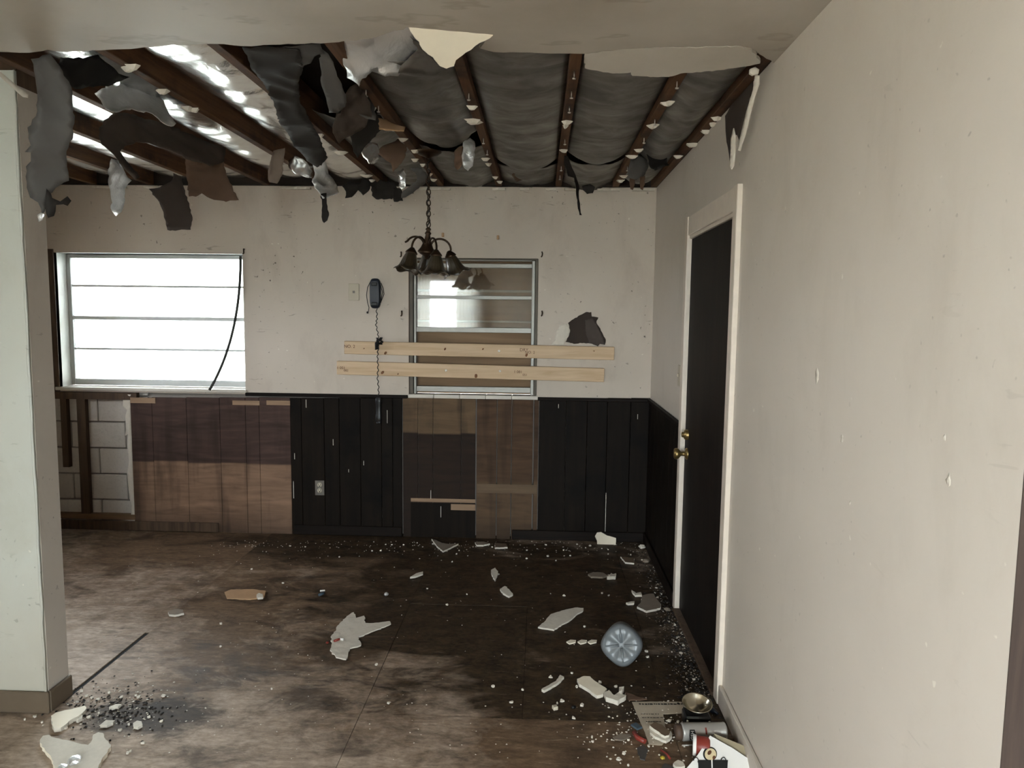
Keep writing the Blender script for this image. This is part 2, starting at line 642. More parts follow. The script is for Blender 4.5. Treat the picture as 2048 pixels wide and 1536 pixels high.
def floor_mat(name, dw=0.0, dd=0.0):
    t = NT(name)
    p = t.pos()
    x, y, z = t.xyz(p)
    g = t.noise(t.scale(p, (2.2, 11, 1)), 1.8, 8, .66, .6)       # grain running across the room
    b1 = t.noise(p, 1.15, 7, .64, .5)
    b2 = t.noise(t.scale(p, (1, 1.7, 1), (4, 2, 0)), 3.1, 7, .66, .7)
    b3 = t.noise(t.scale(p, (1, 1.4, 1), (1, 7, 3)), 9, 6, .7, .4)
    pale = t.ramp(g, [(.25, srgb(140, 123, 108)), (.75, srgb(186, 168, 151))])
    brown = t.ramp(g, [(.25, srgb(88, 71, 54)), (.75, srgb(130, 107, 85))])
    b4 = t.noise(t.scale(p, (1, 1.6, 1)), 38, 5, .7, .3)
    black = t.ramp(t.math('ADD', t.math('MULTIPLY', b3, .55), t.math('MULTIPLY', b4, .45)), [(.36, srgb(20, 14, 8)), (.62, srgb(74, 58, 40))])

    def ell(cx, cy, rx_, ry_, amp=1.0):
        dx = t.math('DIVIDE', t.math('SUBTRACT', x, cx), rx_)
        dy = t.math('DIVIDE', t.math('SUBTRACT', y, cy), ry_)
        d = t.math('SQRT', t.math('ADD', t.math('MULTIPLY', dx, dx), t.math('MULTIPLY', dy, dy)))
        return t.math('MULTIPLY', t.math('SUBTRACT', 1.15, d), amp)
    # wet stain that soaked the middle and right of the back room
    wet = t.math('MAXIMUM', ell(-.10, 4.05, 1.45, 1.45), ell(.35, 3.0, 1.0, .66))
    wet = t.math('MAXIMUM', wet, ell(-1.4, 4.85, 2.2, .55))
    wet = t.math('ADD', wet, t.math('MULTIPLY', t.math('SUBTRACT', b2, .5), 1.9))
    wet = t.math('ADD', wet, t.math('MULTIPLY', t.math('SUBTRACT', b1, .5), .9))
    wet = t.math('SUBTRACT', wet, dw)
    dirty = t.math('MAXIMUM', t.math('MAXIMUM', ell(-.6, 3.9, 2.9, 1.35), ell(.35, 2.5, .9, .5)), ell(-1.8, 4.7, 3.4, .85, 1.2))
    dirty = t.math('ADD', dirty, t.math('MULTIPLY', t.math('SUBTRACT', b1, .5), 2.2))
    dirty = t.math('ADD', dirty, t.math('MULTIPLY', t.math('SUBTRACT', b3, .5), 1.2))
    dirty = t.math('SUBTRACT', dirty, dd)
    col = t.mix(t.fac(dirty, .22, .72), pale, brown)
    col = t.mix(t.math('MULTIPLY', t.fac(b2, .52, .64), .6), col, srgb(60, 46, 34))
    col = t.mix(t.fac(wet, .12, .55), col, black)
    # the rotted left patch by the stub wall
    rot = t.math('ADD', ell(-1.50, 2.63, .30, .15), t.math('MULTIPLY', t.math('SUBTRACT', b3, .5), 1.3))
    col = t.mix(t.math('MULTIPLY', t.fac(rot, .1, .5), .85), col, srgb(44, 35, 27))
    col = t.mix(t.math('MULTIPLY', t.fac(g, .60, .72), .35), col, srgb(48, 36, 26))
    scr = t.noise(t.scale(p, (5, 40, 1)), 2.0, 4, .6, .5)
    col = t.mix(t.math('MULTIPLY', t.fac(scr, .64, .72), .35), col, srgb(176, 158, 138))
    fine = t.noise(t.scale(p, (1, 2.2, 1)), 24, 6, .7, .3)
    col = t.mix(1.0, col, t.ramp(fine, [(.3, (.62, .60, .58)), (.7, (1.3, 1.28, 1.25))]), 'MULTIPLY')
    t.base(col)
    t.l(t.math('SUBTRACT', .72, t.math('MULTIPLY', t.fac(wet, .1, .6), .14)), t.b.inputs['Roughness'])
    t.b.inputs['Specular IOR Level'].default_value = .25
    t.bump(t.math('ADD', g, b3), .35, .006)
    return t.m


M_floor = floor_mat('stained_subfloor')
M_floor2 = floor_mat('dry_left_subfloor', .45, .10)
M_floor3 = floor_mat('dusty_front_subfloor', .75, -.12)
M_gap = simple('floor_gap', srgb(14, 11, 9), .95)
M_alu = simple('brushed_aluminium', srgb(150, 148, 142), .5, .6, .12, 30, .15)
M_aludk = simple('weathered_window_frame', srgb(92, 86, 76), .6, .3, .2, 20, .2)
M_marble = simple('window_stool', srgb(198, 190, 178), .45, 0, .1, 12, .05)
M_whitej = simple('white_window_reveal', srgb(228, 228, 222), .6, 0, .06, 10, .1)
M_brass = simple('tarnished_brass', srgb(150, 128, 84), .35, .9, .25, 20, .1)
M_bronze = simple('dark_bronze', srgb(62, 46, 32), .4, .7, .3, 20, .1)
M_navy = simple('navy_plastic', srgb(24, 28, 40), .35, 0, .12, 15, .03)
M_blkpl = simple('black_plastic', srgb(14, 13, 13), .4, 0, .2, 15, .03)
M_ivory = simple('ivory_plastic', srgb(186, 176, 156), .45, 0, .08, 15, .03)
M_greypl = simple('grey_steel_plate', srgb(112, 106, 98), .45, .4, .15, 15, .05)
M_steel = simple('stainless_steel', srgb(186, 178, 160), .22, 1.0, .1, 14, .05)
M_can = simple('tin_can_metal', srgb(176, 172, 166), .42, .55, .12, 25, .1)
M_capbr = simple('brown_spray_cap', srgb(78, 60, 48), .6)
M_red = simple('red_enamel', srgb(128, 50, 40), .4)
M_carton = simple('white_carton', srgb(226, 222, 216), .6, 0, .06, 9, .05)
M_beige = simple('beige_cardboard', srgb(152, 140, 114), .7, 0, .12, 14, .1)
M_news = simple('old_newsprint', srgb(176, 164, 146), .85, 0, .14, 18, .2)
M_ink = simple('black_ink', srgb(26, 24, 22), .8)
M_brink = simple('stamp_ink', srgb(96, 62, 48), .8)
M_knot = simple('pine_knot', srgb(112, 72, 42), .7)
M_screw = simple('screw_steel', srgb(210, 206, 198), .3, 1.0, .1)
M_coffee = simple('printed_cream', srgb(206, 188, 150), .6, 0, .12, 60, .0)
M_brown = simple('printed_brown', srgb(92, 58, 36), .6, 0, .3, 60, .0)
M_blue = simple('faded_blue_plastic', srgb(64, 78, 88), .5)
M_yel = simple('mustard_plastic', srgb(170, 150, 40), .5)
M_dkwall = wood('neighbour_room_panelling', srgb(58, 47, 42), srgb(80, 66, 58), 2)
M_cord = simple('grey_cord', srgb(56, 56, 52), .7)


def glassy(name, tint, refl, rough=.02, dirt=.0, dcol=(.5, .45, .4, 1)):
    t = NT(name)
    t.t.nodes.remove(t.b)
    out = [n for n in t.t.nodes if n.type == 'OUTPUT_MATERIAL'][0]
    tr = t.n('ShaderNodeBsdfTransparent'); tr.inputs[0].default_value = tint
    gl = t.n('ShaderNodeBsdfGlossy'); gl.inputs['Roughness'].default_value = rough
    fr = t.n('ShaderNodeFresnel'); fr.inputs[0].default_value = 1.5
    k = t.math('ADD', fr.outputs[0], refl)
    mx = t.n('ShaderNodeMixShader')
    t.l(k, mx.inputs[0]); t.l(tr.outputs[0], mx.inputs[1]); t.l(gl.outputs[0], mx.inputs[2])
    last = mx.outputs[0]
    if dirt:
        df = t.n('ShaderNodeBsdfDiffuse'); df.inputs[0].default_value = dcol
        m2 = t.n('ShaderNodeMixShader')
        t.l(t.math('MULTIPLY', t.fac(t.noise(t.pos(), 6, 6, .65), .35, .75), dirt), m2.inputs[0])
        t.l(last, m2.inputs[1]); t.l(df.outputs[0], m2.inputs[2])
        last = m2.outputs[0]
    t.l(last, out.inputs[0])
    return t.m


M_frame1 = simple('glow_white_frame', srgb(206, 208, 206), .5, 0, .1, 20, .1)  # whitened to imitate the window's glow on the frame
M_glass = glassy('clear_window_glass', (.94, .97, .96, 1), .0)
M_glass2 = glassy('dirty_window_glass', (.82, .80, .76, 1), .06, .03, .16)


def shade_mat():
    t = NT('smoked_shade_glass')
    o = t.obj(False)
    n = t.noise(t.obj(), 22, 4)
    t.base(t.mix(n, srgb(36, 28, 18), srgb(62, 52, 34)))
    t.set(Roughness=.28)
    t.b.inputs['Transmission Weight'].default_value = .25
    t.b.inputs['Specular IOR Level'].default_value = .6
    return t.m


M_shade = shade_mat()


def jug_mat():
    t = NT('milky_jug_plastic')
    n = t.noise(t.obj(False), 14, 4)
    t.base(t.mix(n, srgb(112, 116, 118), srgb(130, 134, 136)))
    t.set(Roughness=.32)
    t.b.inputs['Transmission Weight'].default_value = .25
    t.bump(n, .15, .004)
    return t.m


M_jug = jug_mat()


def curtain_mat():
    t = NT('sheer_curtain')
    t.t.nodes.remove(t.b)
    out = [n for n in t.t.nodes if n.type == 'OUTPUT_MATERIAL'][0]
    a = t.n('ShaderNodeBsdfTranslucent'); a.inputs[0].default_value = (.8, .8, .76, 1)
    d = t.n('ShaderNodeBsdfDiffuse'); d.inputs[0].default_value = (.75, .74, .7, 1)
    m = t.n('ShaderNodeMixShader'); m.inputs[0].default_value = .4
    t.l(a.outputs[0], m.inputs[1]); t.l(d.outputs[0], m.inputs[2])
    t.l(m.outputs[0], out.inputs[0])
    return t.m


M_curt = curtain_mat()

# ------------------------------------------------------------------ floor
floor = MB().box((XL - .2, YR - .2, -.06), (2.7, B + .2, -.008)).build('floor', M_gap, kind='structure')
PX = floor


def panel(x0, x1, y0, y1, dz=0.0):
    g = .0009
    return MB().box((x0 + g, y0 + g, -.009), (x1 - g, y1 - g, dz)).build('floor_panel', M_floor3 if y1 < YT + .1 else M_floor2 if x1 < -1.8 else M_floor, floor)


YT = 2.70                                   # the line where the two rooms' floors meet
xs = [XL - .2, -1.905, -.69, .53, 2.7]
SEAM = {0: .014}
for i in range(4):
    for (a, b, dz) in ((YR - .2, .3, 0), (.3, YT, 0), (YT, 3.36, -.002), (3.36, B + .15, -.0032)) if i == 0 else ((YR - .2, .3, 0), (.3, YT, .0012 * (i % 2)), (YT, 3.80, -.003 + .002 * (i % 2)), (3.80, B + .15, -.0025 + .0015 * ((i + 1) % 2))):
        if i == 2 and a == YT:              # this sheet carries the lifted patch
            panel(xs[i], -.05, a, b, dz); panel(-.05, xs[i + 1], a, b, dz + .003)
        else:
            panel(xs[i], xs[i + 1] - (.022 if i == 0 and a == YT else 0), a, b, dz)

# ------------------------------------------------------------------ back wall
wall_back = thing('wall_back', (0, B, 0), kind='structure')


def core(name, boxes, mat, parent):
    m = MB()
    for lo, hi in boxes:
        m.box(lo, hi)
    return m.build(name, mat, parent)


yb0, yb1 = B + .055, B + .20
HT = 2.62
core('block_core', [((XL, yb0, 0), (W + .1, yb1, WIN2[2] - .02)), ((XL, yb0, WIN1[3]), (W + .1, yb1, HT)),
                    ((XL, yb0, WIN2[2] - .02), (WIN1[0] - .01, yb1, WIN1[3])), ((WIN1[1] + .01, yb0, WIN2[2] - .02), (WIN2[0] - .01, yb1, WIN1[3])),
                    ((WIN2[1] + .01, yb0, WIN2[2] - .02), (W + .1, yb1, WIN1[3]))], M_mortar, wall_back)
# upper drywall: one sheet with two window openings and a torn hole
hole_px = [(1136, 646), (1147, 638), (1163, 629), (1172, 624), (1183, 624), (1184, 633), (1197, 635), (1193, 645), (1198, 653), (1206, 668),
           (1212, 680), (1210, 690), (1200, 688), (1196, 693), (1180, 687), (1160, 686), (1148, 688), (1131, 684), (1138, 671), (1140, 660)]
hole = [(BW(*q).x, BW(*q).z) for q in hole_px]
w1 = [(WIN1[0], WIN1[2]), (WIN1[1], WIN1[2]), (WIN1[1], WIN1[3]), (WIN1[0], WIN1[3])]
w2 = [(WIN2[0], .9), (WIN2[1], .9), (WIN2[1], WIN2[3]), (WIN2[0], WIN2[3])]
out = [(XL, 1.0), (WIN2[0], 1.0), (WIN2[0], WIN2[3]), (WIN2[1], WIN2[3]), (WIN2[1], 1.0), (W + .02, 1.0), (W + .02, H), (XL, H)]
m = sheet(out, .22, lambda x, y, d: V((x, B - d, y)), .012, 0, None, [], 3, smooth=False, bsp=.3)


def wall_sheet(name, outer, holes, to3d, thick, mat, parent, jagholes=()):
    """flat board with clean holes and ragged holes, one mesh"""
    mb = MB()
    rnd = random.Random(5)
    loops = [list(outer)] + [list(h) for h in holes] + [densify(h, .012, .0025, rnd) for h in jagholes]
    pts, edges = [], []
    for lp in loops:
        n = len(pts)
        pts += lp
        edges += [(n + i, n + (i + 1) % len(lp)) for i in range(len(lp))]
    vo, eo, fo, *_ = delaunay_2d_cdt([V(p) for p in pts], edges, [], 0, 1e-7)
    k = len(vo)
    mb.v = [to3d(p.x, p.y, 0) for p in vo] + [to3d(p.x, p.y, -thick) for p in vo]
    cnt = {}
    for f in fo:
        c = (sum(vo[i].x for i in f) / 3, sum(vo[i].y for i in f) / 3)
        if inpoly(c, loops[0]) and not any(inpoly(c, h) for h in loops[1:]):
            a, b, d = f
            mb.face((a, b, d)); mb.face((k + d, k + b, k + a))
            for e in ((a, b), (b, d), (d, a)):
                key = (min(e), max(e)); cnt[key] = None if key in cnt else e
    for e in cnt.values():
        if e:
            a, b = e
            mb.face((a, k + a, k + b, b))
    return mb.build(name, mat, parent)


wall_sheet('drywall_board', out, [w1], lambda x, y, d: V((x, B - d, y)), .012, M_back, wall_back, [hole])
MB().box((-.2 + .24, B + .013, 1.25), (.75, B + .02, 1.7)).build('kraft_backing', M_kraftd, wall_back)
# lighter fold of torn paper inside the hole's right side, gypsum left bare at its left
Pw = PL((1110, 690, B - .001), (1130, 690, B - .001), (1120, 650, B - .001))
gp = [(1102, 690), (1110, 678), (1113, 662), (1120, 651), (1135, 647), (1135, 652), (1139, 661), (1136, 672), (1130, 684), (1128, 690)]
sheet([Pw.p2(*q) for q in gp], .012, Pw.to3d, .003, .001, seed=4).build('torn_gypsum_patch', M_gyp, wall_back)
Pw2 = PL((1170, 690, B + .009), (1190, 690, B + .009), (1180, 650, B + .004))
sheet([Pw2.p2(*q) for q in [(1170, 640), (1186, 636), (1195, 650), (1207, 676), (1210, 690), (1192, 695), (1178, 686), (1172, 668)]], .012, Pw2.to3d, .002, .001,
      crumple(.004, 20, 3), seed=5).build('torn_paper_fold', M_strips, wall_back)
# top plate above the ceiling line and the bed of torn ceiling edge
MB().box((XL, B - .02, H + .004), (W + .05, B + .05, HT)).build('top_plate', M_deck, wall_back)
# concrete blocks laid bare at the left
cz = 0.02
for row in range(6):
    h = .187
    off = 0 if row % 2 else -.2
    x = -3.9 + off + .13
    while x < -2.75:
        a, b = max(x + .004, XL), min(x + .394, -2.80)
        if b - a > .04:
            MB().box((a, B + .034 + random.uniform(-.002, .002), cz + .004), (b, yb0, min(cz + h - .004, 1.0)), bev=.003).build('concrete_block', M_block, wall_back)
        x += .4
    cz += h + .003


def bwbox(u0, u1, v0, v1, y0, y1, name, mat, parent=wall_back, bev=.0, um=None):
    """a box on the back wall between two photo columns and rows, y0..y1 measured out from the wall face"""
    vm = (v0 + v1) / 2
    a, b = BW(u0, vm), BW(u1, vm)
    t, bt = BW((u0 + u1) / 2, v0), BW((u0 + u1) / 2, v1)
    return MB().box((a.x, B - y1, bt.z), (b.x, B - y0, t.z), bev=bev).build(name, mat, parent)


# furring and plates in front of the blocks
MB().box((-3.30, B - .004, .09), (-3.238, B + .033, .985)).build('furring_strip', M_stud, wall_back)
MB().box((-3.42, B - .004, .45), (-3.375, B + .033, .985)).build('furring_strip', M_stud, wall_back)
MB().box((XL, B - .006, .945), (-2.86, B + .033, .995)).build('furring_plate', M_stud, wall_back)
MB().box((XL, B - .012, .075), (-2.9, B + .033, .112)).build('bottom_plate', M_plate, wall_back)
MB().box((XL, B - .004, 1.0), (WIN1[0], B + .03, 2.0)).build('window_side_stud', M_stud, wall_back)
# jagged drywall edge left along the boards
ed = [(247, 789), (262, 789), (262, 830), (264, 880), (266, 950), (270, 1000), (272, 1053), (235, 1052), (236, 1044), (262, 1036), (262, 1012), (258, 985), (254, 948),
      (258, 920), (254, 890), (256, 868), (249, 873), (252, 858), (250, 832), (254, 820), (246, 812)]
Pe = PL((250, 800, B - .004), (270, 800, B - .004), (260, 1000, B - .004))
sheet([Pe.p2(*q) for q in ed], .025, Pe.to3d, .010, .004, crumple(.004, 25, 6), seed=8, bsp=.018, keep=lambda a, b: a.x > -.02 and b.x > -.02).build('torn_drywall_edge', M_gyp, wall_back)
# stained boards, left field
ub = [266, 309, 377, 443, 494, 521, 583]
for i in range(len(ub) - 1):
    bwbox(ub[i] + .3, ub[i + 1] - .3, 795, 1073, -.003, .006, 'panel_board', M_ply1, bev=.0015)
bwbox(262, 312, 795, 806, .006, .010, 'nailing_strip', M_strip)
bwbox(466, 520, 801, 810, .006, .010, 'nailing_strip', M_strip)
bwbox(534, 581, 801, 810, .006, .010, 'nailing_strip', M_strip)
# dark panelling
for seg_ in ([583, 605, 650, 680, 722, 764, 786, 805], [1077, 1130, 1172, 1212, 1258, 1300]):
    for i in range(len(seg_) - 1):
        bwbox(seg_[i] + .4, seg_[i + 1] - .4, 796, 1079, -.006, .008, 'panel_board', M_panel, bev=.002)
for a, b in ((806, 836), (836, 866), (866, 922), (922, 951)):
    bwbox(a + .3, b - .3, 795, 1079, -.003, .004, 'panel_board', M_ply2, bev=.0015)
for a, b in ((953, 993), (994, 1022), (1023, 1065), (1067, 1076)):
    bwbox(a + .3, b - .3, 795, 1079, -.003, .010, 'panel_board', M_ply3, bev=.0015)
bwbox(822, 951, 997, 1004, .004, .008, 'nailing_strip', M_strip)
bwbox(902, 951, 1008, 1020, .004, .008, 'nailing_strip', M_strip)
bwbox(822, 951, 1006, 1075, .003, .006, 'panel_board', M_panel)
bwbox(954, 1074, 968, 986, .010, .0115, 'pale_band', M_band)
MB().box((XL, B + .02, 0), (W, B + .054, 1.0)).build('wall_backing', M_gap, wall_back) if False else None
# thin runs of old paint on the dark boards
for (u, v0, v1) in ((613, 799, 815), (775, 820, 846), (728, 921, 930), (698, 938, 944), (667, 878, 890), (1117, 808, 816), (1275, 828, 838), (882, 1012, 1034), (862, 980, 997), (590, 906, 918), (588, 962, 996), (1211, 985, 1062)):
    bwbox(u - .5, u + .5, v0, v1, .007, .0098, 'paint_run', M_gyp)
# chair rail and baseboard along the back wall
tr = thing('trim_1', (0, B, 1.0), kind='structure')
for a, b in ((492, 816), (1075, 1301)):
    p, q = BW(a, 790), BW(b, 792)
    MB().box((p.x, B - .018, .988), (q.x, B, 1.012), bev=.004).build('chair_rail', M_rail, tr)
bb = thing('baseboard_back', (0, B, 0), kind='structure')
for a, b in ((100, 262), (262, 440), (590, 805), (1024, 1292)):
    p, q = BW(a, 1075), BW(b, 1075)
    MB().box((max(p.x, XL), B - .022, 0), (min(q.x, W), B - .010, .068), bev=.003).build('baseboard_board', M_stud if a < 300 else M_rail, bb)
# torn ceiling edge left along the top of the back wall
for a, b in ((185, 250), (290, 345), (560, 620), (838, 900), (985, 1010), (1040, 1058), (1092, 1112), (1130, 1158), (1195, 1240), (1265, 1310)):
    q = [AT(a, 374, B - .03), AT(b, 374, B - .03)]
    pl = [(q[0].x, B - random.uniform(.03, .05)), (q[1].x, B - random.uniform(.025, .05)), (q[1].x, B), (q[0].x, B)]
    sheet(pl, .02, lambda x, y, d: V((x, y, H - .013 + d)), .012, .008, None, seed=a).build('torn_ceiling_edge', M_gyp, wall_back)

# ------------------------------------------------------------------ left window (blown out by the sky)
def frame_bars(win, root, yc, bars, mat, t=.028, d=.04):
    x0, x1, z0, z1 = win
    for lo, hi in (((x0, yc - d / 2, z0), (x0 + t, yc + d / 2, z1)), ((x1 - t, yc - d / 2, z0), (x1, yc + d / 2, z1)),
                   ((x0 + t, yc - d / 2, z1 - t), (x1 - t, yc + d / 2, z1)), ((x0 + t, yc - d / 2, z0), (x1 - t, yc + d / 2, z0 + t * 1.6))):
        MB().box(lo, hi, bev=.003).build('frame_bar', mat, root)
    for z, tz in bars:
        MB().box((x0 + t, yc - .012, z - tz / 2), (x1 - t, yc + .012, z + tz / 2), bev=.002).build('glazing_bar', mat, root)


win1 = thing('window_1', ((WIN1[0] + WIN1[1]) / 2, B, WIN1[2]), kind='structure')
yw = B + .15
frame_bars((WIN1[0], WIN1[1] + .02, WIN1[2] + .004, WIN1[3]), win1, yw, [(1.752, .015), (1.522, .026), (1.298, .015)], M_frame1)
zz = [WIN1[2] + .04, 1.298, 1.522, 1.752, WIN1[3] - .02]
for i in range(4):
    MB().box((WIN1[0] + .028, yw - .003, zz[i] + .008), (WIN1[1] - .01, yw + .002, zz[i + 1] - .008)).build('pane', M_glass, win1)
# painted reveal of the opening
MB().box((WIN1[0] - .012, B + .001, WIN1[2]), (WIN1[0], B + .2, WIN1[3])).build('reveal', M_whitej, win1)
MB().box((WIN1[1], B + .001, WIN1[2]), (WIN1[1] + .012, B + .2, WIN1[3])).build('reveal', M_whitej, win1)
MB().box((WIN1[0], B + .001, WIN1[3]), (WIN1[1], B + .2, WIN1[3] + .01)).build('reveal', M_whitej, win1)
MB().box((WIN1[0] - .03, B - .012, WIN1[2] - .022), (WIN1[1] + .01, B + .2, WIN1[2]), bev=.003).build('window_sill', M_marble, win1)
# loose cord hanging across the opening
pa, pb, pc = AT(481, 512, B - .015), AT(466, 660, B - .02), AT(419, 780, B - .03)
pts = [pa * (1 - t) ** 2 + (pb * 2 - (pa + pc) / 2) * 2 * t * (1 - t) + pc * t * t for t in [i / 20 for i in range(21)]]
c = MB().tube(pts, .0095, 8).build('hanging_cord', M_cord)
tag(c, 'dark grey cord curving down across the right side of the bright window', 'cord')

# ------------------------------------------------------------------ boarded middle window
win2 = thing('window_2', ((WIN2[0] + WIN2[1]) / 2, B, WIN2[2]), kind='structure')
x0, x1, z0, z1 = WIN2
for lo, hi in (((x0, B - .004, z0), (x0 + .026, B + .12, z1)), ((x1 - .02, B - .004, z0), (x1, B + .12, z1)), ((x0, B - .004, z1 - .012), (x1, B + .12, z1))):
    MB().box(lo, hi, bev=.003).build('jamb', M_aludk, win2)
ZB = lambda v: AT(950, v, B + .03).z
a0, a1 = x0 + .027, x1 - .021
for lo, hi in ((a0, a0 + .018), (a1 - .022, a1)):
    MB().box((lo, B + .01, z0), (hi, B + .06, z1 - .014), bev=.003).build('frame_bar', M_alu, win2)
for v0, v1, yy in ((519, 522, .02), (527, 535.5, .035), (591.5, 598.5, .02), (655, 665, .012), (773, 784, .01)):
    MB().box((a0 + .018, B + yy, ZB(v1)), (a1 - .022, B + yy + .03, ZB(v0)), bev=.002).build('glazing_bar', M_alu, win2)
for v0, v1 in ((579, 584), (641, 645)):
    MB().box((a0 + .018, B + .058, ZB(v1)), (a1 - .022, B + .072, ZB(v0)), bev=.002).build('rear_glazing_bar', M_alu, win2)
gm = lambda v0, v1, y: MB().box((a0 + .018, B + y - .002, ZB(v1)), (a1 - .022, B + y + .002, ZB(v0)))
gm(535.5, 592, .042).build('pane', M_glass2, win2)
gm(598, 656, .036).build('pane', M_glass2, win2)
MB().box((a0 - .02, B + .085, z0), (a1 + .02, B + .105, z1)).build('plywood_board', M_ply, win2)
for i in range(5):
    w = (x1 - x0 + .02) / 5
    MB().box((x0 - .01 + i * w + .001, B - .022, z0 - .026), (x0 - .01 + (i + 1) * w - .001, B + .08, z0), bev=.002).build('sill_tile', M_marble, win2)
MB().box((x0 - .006, B - .003, z0), (x0, B + .1, z1)).build('casing_strip', M_stud, win2)

# ------------------------------------------------------------------ right wall with the door
wall_right = thing('wall_right', (W, 3, 0), kind='structure')
D1, D2, ZT = 2.854, 3.857, 2.09
E1 = 1.151
wall_sheet('drywall_board', [(E1, 0), (D1 + .03, 0), (D1 + .03, ZT - .03), (D2 - .03, ZT - .03), (D2 - .03, 0), (B, 0), (B, H), (E1, H)],
           [], lambda x, y, d: V((W - d, x, y)), .012, M_right, wall_right)
MB().box((W + .012, E1, 0), (W + .11, D1 + .03, HT)).build('wall_core', M_right, wall_right)
MB().box((W + .012, D2 - .03, 0), (W + .11, B + .1, HT)).build('wall_core', M_stud, wall_right)
MB().box((W + .012, D1 + .03, ZT - .03), (W + .11, D2 - .03, HT)).build('wall_core', M_stud, wall_right)
MB().box((W + .001, 2.5, H), (W + .012, B, HT)).build('top_plate', M_deck, wall_right)
MB().box((W, E1 - .002, 0), (W + .11, E1, H)).build('wall_end', M_dkwall, wall_right)
# bruises and chips in the plaster
for (u, v, r, mt) in ((1634, 752, .020, M_gyp), (1684, 876, .010, M_gyp), (1890, 874, .006, M_gyp), (1898, 962, .012, M_gyp), (1570, 417, .006, M_gyp), (1700, 1005, .005, M_gyp)):
    p = RW(u, v)
    k = 9
    pl = [(p.y + math.cos(2 * PI * i / k) * r * random.uniform(.35, 1.0), p.z + math.sin(2 * PI * i / k) * r * random.uniform(.5, 1.5)) for i in range(k)]
    sheet(pl, r * .6, lambda x, y, d: V((W - .0005 - d, x, y)), .003, .001, crumple(.002, 90, u), seed=u).build('plaster_chip', mt, wall_right)
# wainscot on the right wall between corner and door
ys = [D2 + .002, 4.02, 4.16, 4.36, 4.56, 4.70, 4.86, B - .010]
for i in range(len(ys) - 1):
    MB().box((W - .010, ys[i] + .001, 0), (W, ys[i + 1] - .001, .99), bev=.002).build('panel_board', M_panel, wall_right)
tr2 = thing('trim_2', (W, 4.4, 1.0), kind='structure')
MB().box((W - .022, D2 + .001, .99), (W - .0005, B - .018, 1.016), bev=.004).build('chair_rail', M_railr, tr2)
bbr = thing('baseboard_right', (W, 3, 0), kind='structure')
MB().box((W - .026, D2 + .001, 0), (W - .011, B - .022, .075), bev=.004).build('baseboard_board', M_railr, bbr)
MB().box((W - .016, E1, 0), (W - .0005, D1 - .002, .085), bev=.004).build('baseboard_board', M_reveal, bbr)
# door
door = thing('door_1', (W, (D1 + D2) / 2, 0), kind='structure')
cw, ct = .062, .020
MB().box((W - ct, D1, 0), (W + .05, D1 + cw, ZT), bev=.003).build('casing', M_cream, door)
MB().box((W - ct, D2 - cw, 0), (W + .05, D2, ZT), bev=.003).build('casing', M_cream, door)
MB().box((W - ct + .004, D1 + cw, ZT - .095), (W + .05, D2 - cw, ZT - .002), bev=.003).build('head_casing', M_cream, door)
MB().box((W - ct + .012, D1 + cw, ZT - .112), (W + .05, D2 - cw, ZT - .095), bev=.002).build('door_stop', M_cream, door)
MB().box((W + .004, D1 + cw + .002, .018), (W + .045, D2 - cw - .003, ZT - .113), bev=.002).build('door_leaf', M_door, door)
MB().box((W - .03, D1 + cw, 0), (W + .06, D2 - cw, .016), bev=.004).build('threshold', M_stud, door)
for v, u, tall in ((500, 1470, .0), (918, 1450, 0), (1297, 1437, 0)):
    z = RW(u, v).z
    h = MB().box((W - .001, D1 + cw + .004, z - .05), (W + .0035, D1 + cw + .045, z + .05)).build('hinge', M_cream, door)
    y = D1 + cw + .002
    MB().tube([(W - .010, y, z - .05), (W - .010, y, z + .05)], .008, 10).build('hinge_barrel', M_cream, h)
    if v == 500:
        MB().tube([(W - .010, y, z + .05), (W - .010, y, z + .10)], .004, 8).tube([(W - .010, y, z + .098), (W - .010, y, z + .106)], .008, 8).build('hinge_pin', M_cream, h)
RXm = Matrix.Rotation(-PI / 2, 4, 'Y')
kz = RW(1373, 908)
yk = D2 - cw - .07
kb = MB().lathe([(.030, -.006), (.031, 0), (.028, .006), (.012, .010), (.011, .030), (.018, .036), (.027, .044), (.030, .054), (.026, .064), (.0, .068)],
                Matrix.Translation((W + .002, yk, kz.z)) @ RXm, 20).build('door_knob', M_brass, door)
MB().lathe([(.027, -.006), (.027, .010), (.022, .016), (.014, .018), (.014, .028), (.0, .030)], Matrix.Translation((W + .002, yk, RW(1377, 872).z)) @ RXm, 18).build('deadbolt', M_brass, door)
# switch by the far casing
p = RW(1361, 752)
sw = thing('light_switch', (W, D2 + .11, p.z), 'small cream light switch plate on the side wall just beyond the dark door', 'switch')
MB().box((W - .006, D2 + .075, p.z - .058), (W - .0005, D2 + .145, p.z + .058), bev=.002).build('plate', M_ivory, sw)
MB().box((W - .016, D2 + .105, p.z - .006), (W - .006, D2 + .115, p.z + .014), bev=.002).build('toggle', M_ivory, sw)

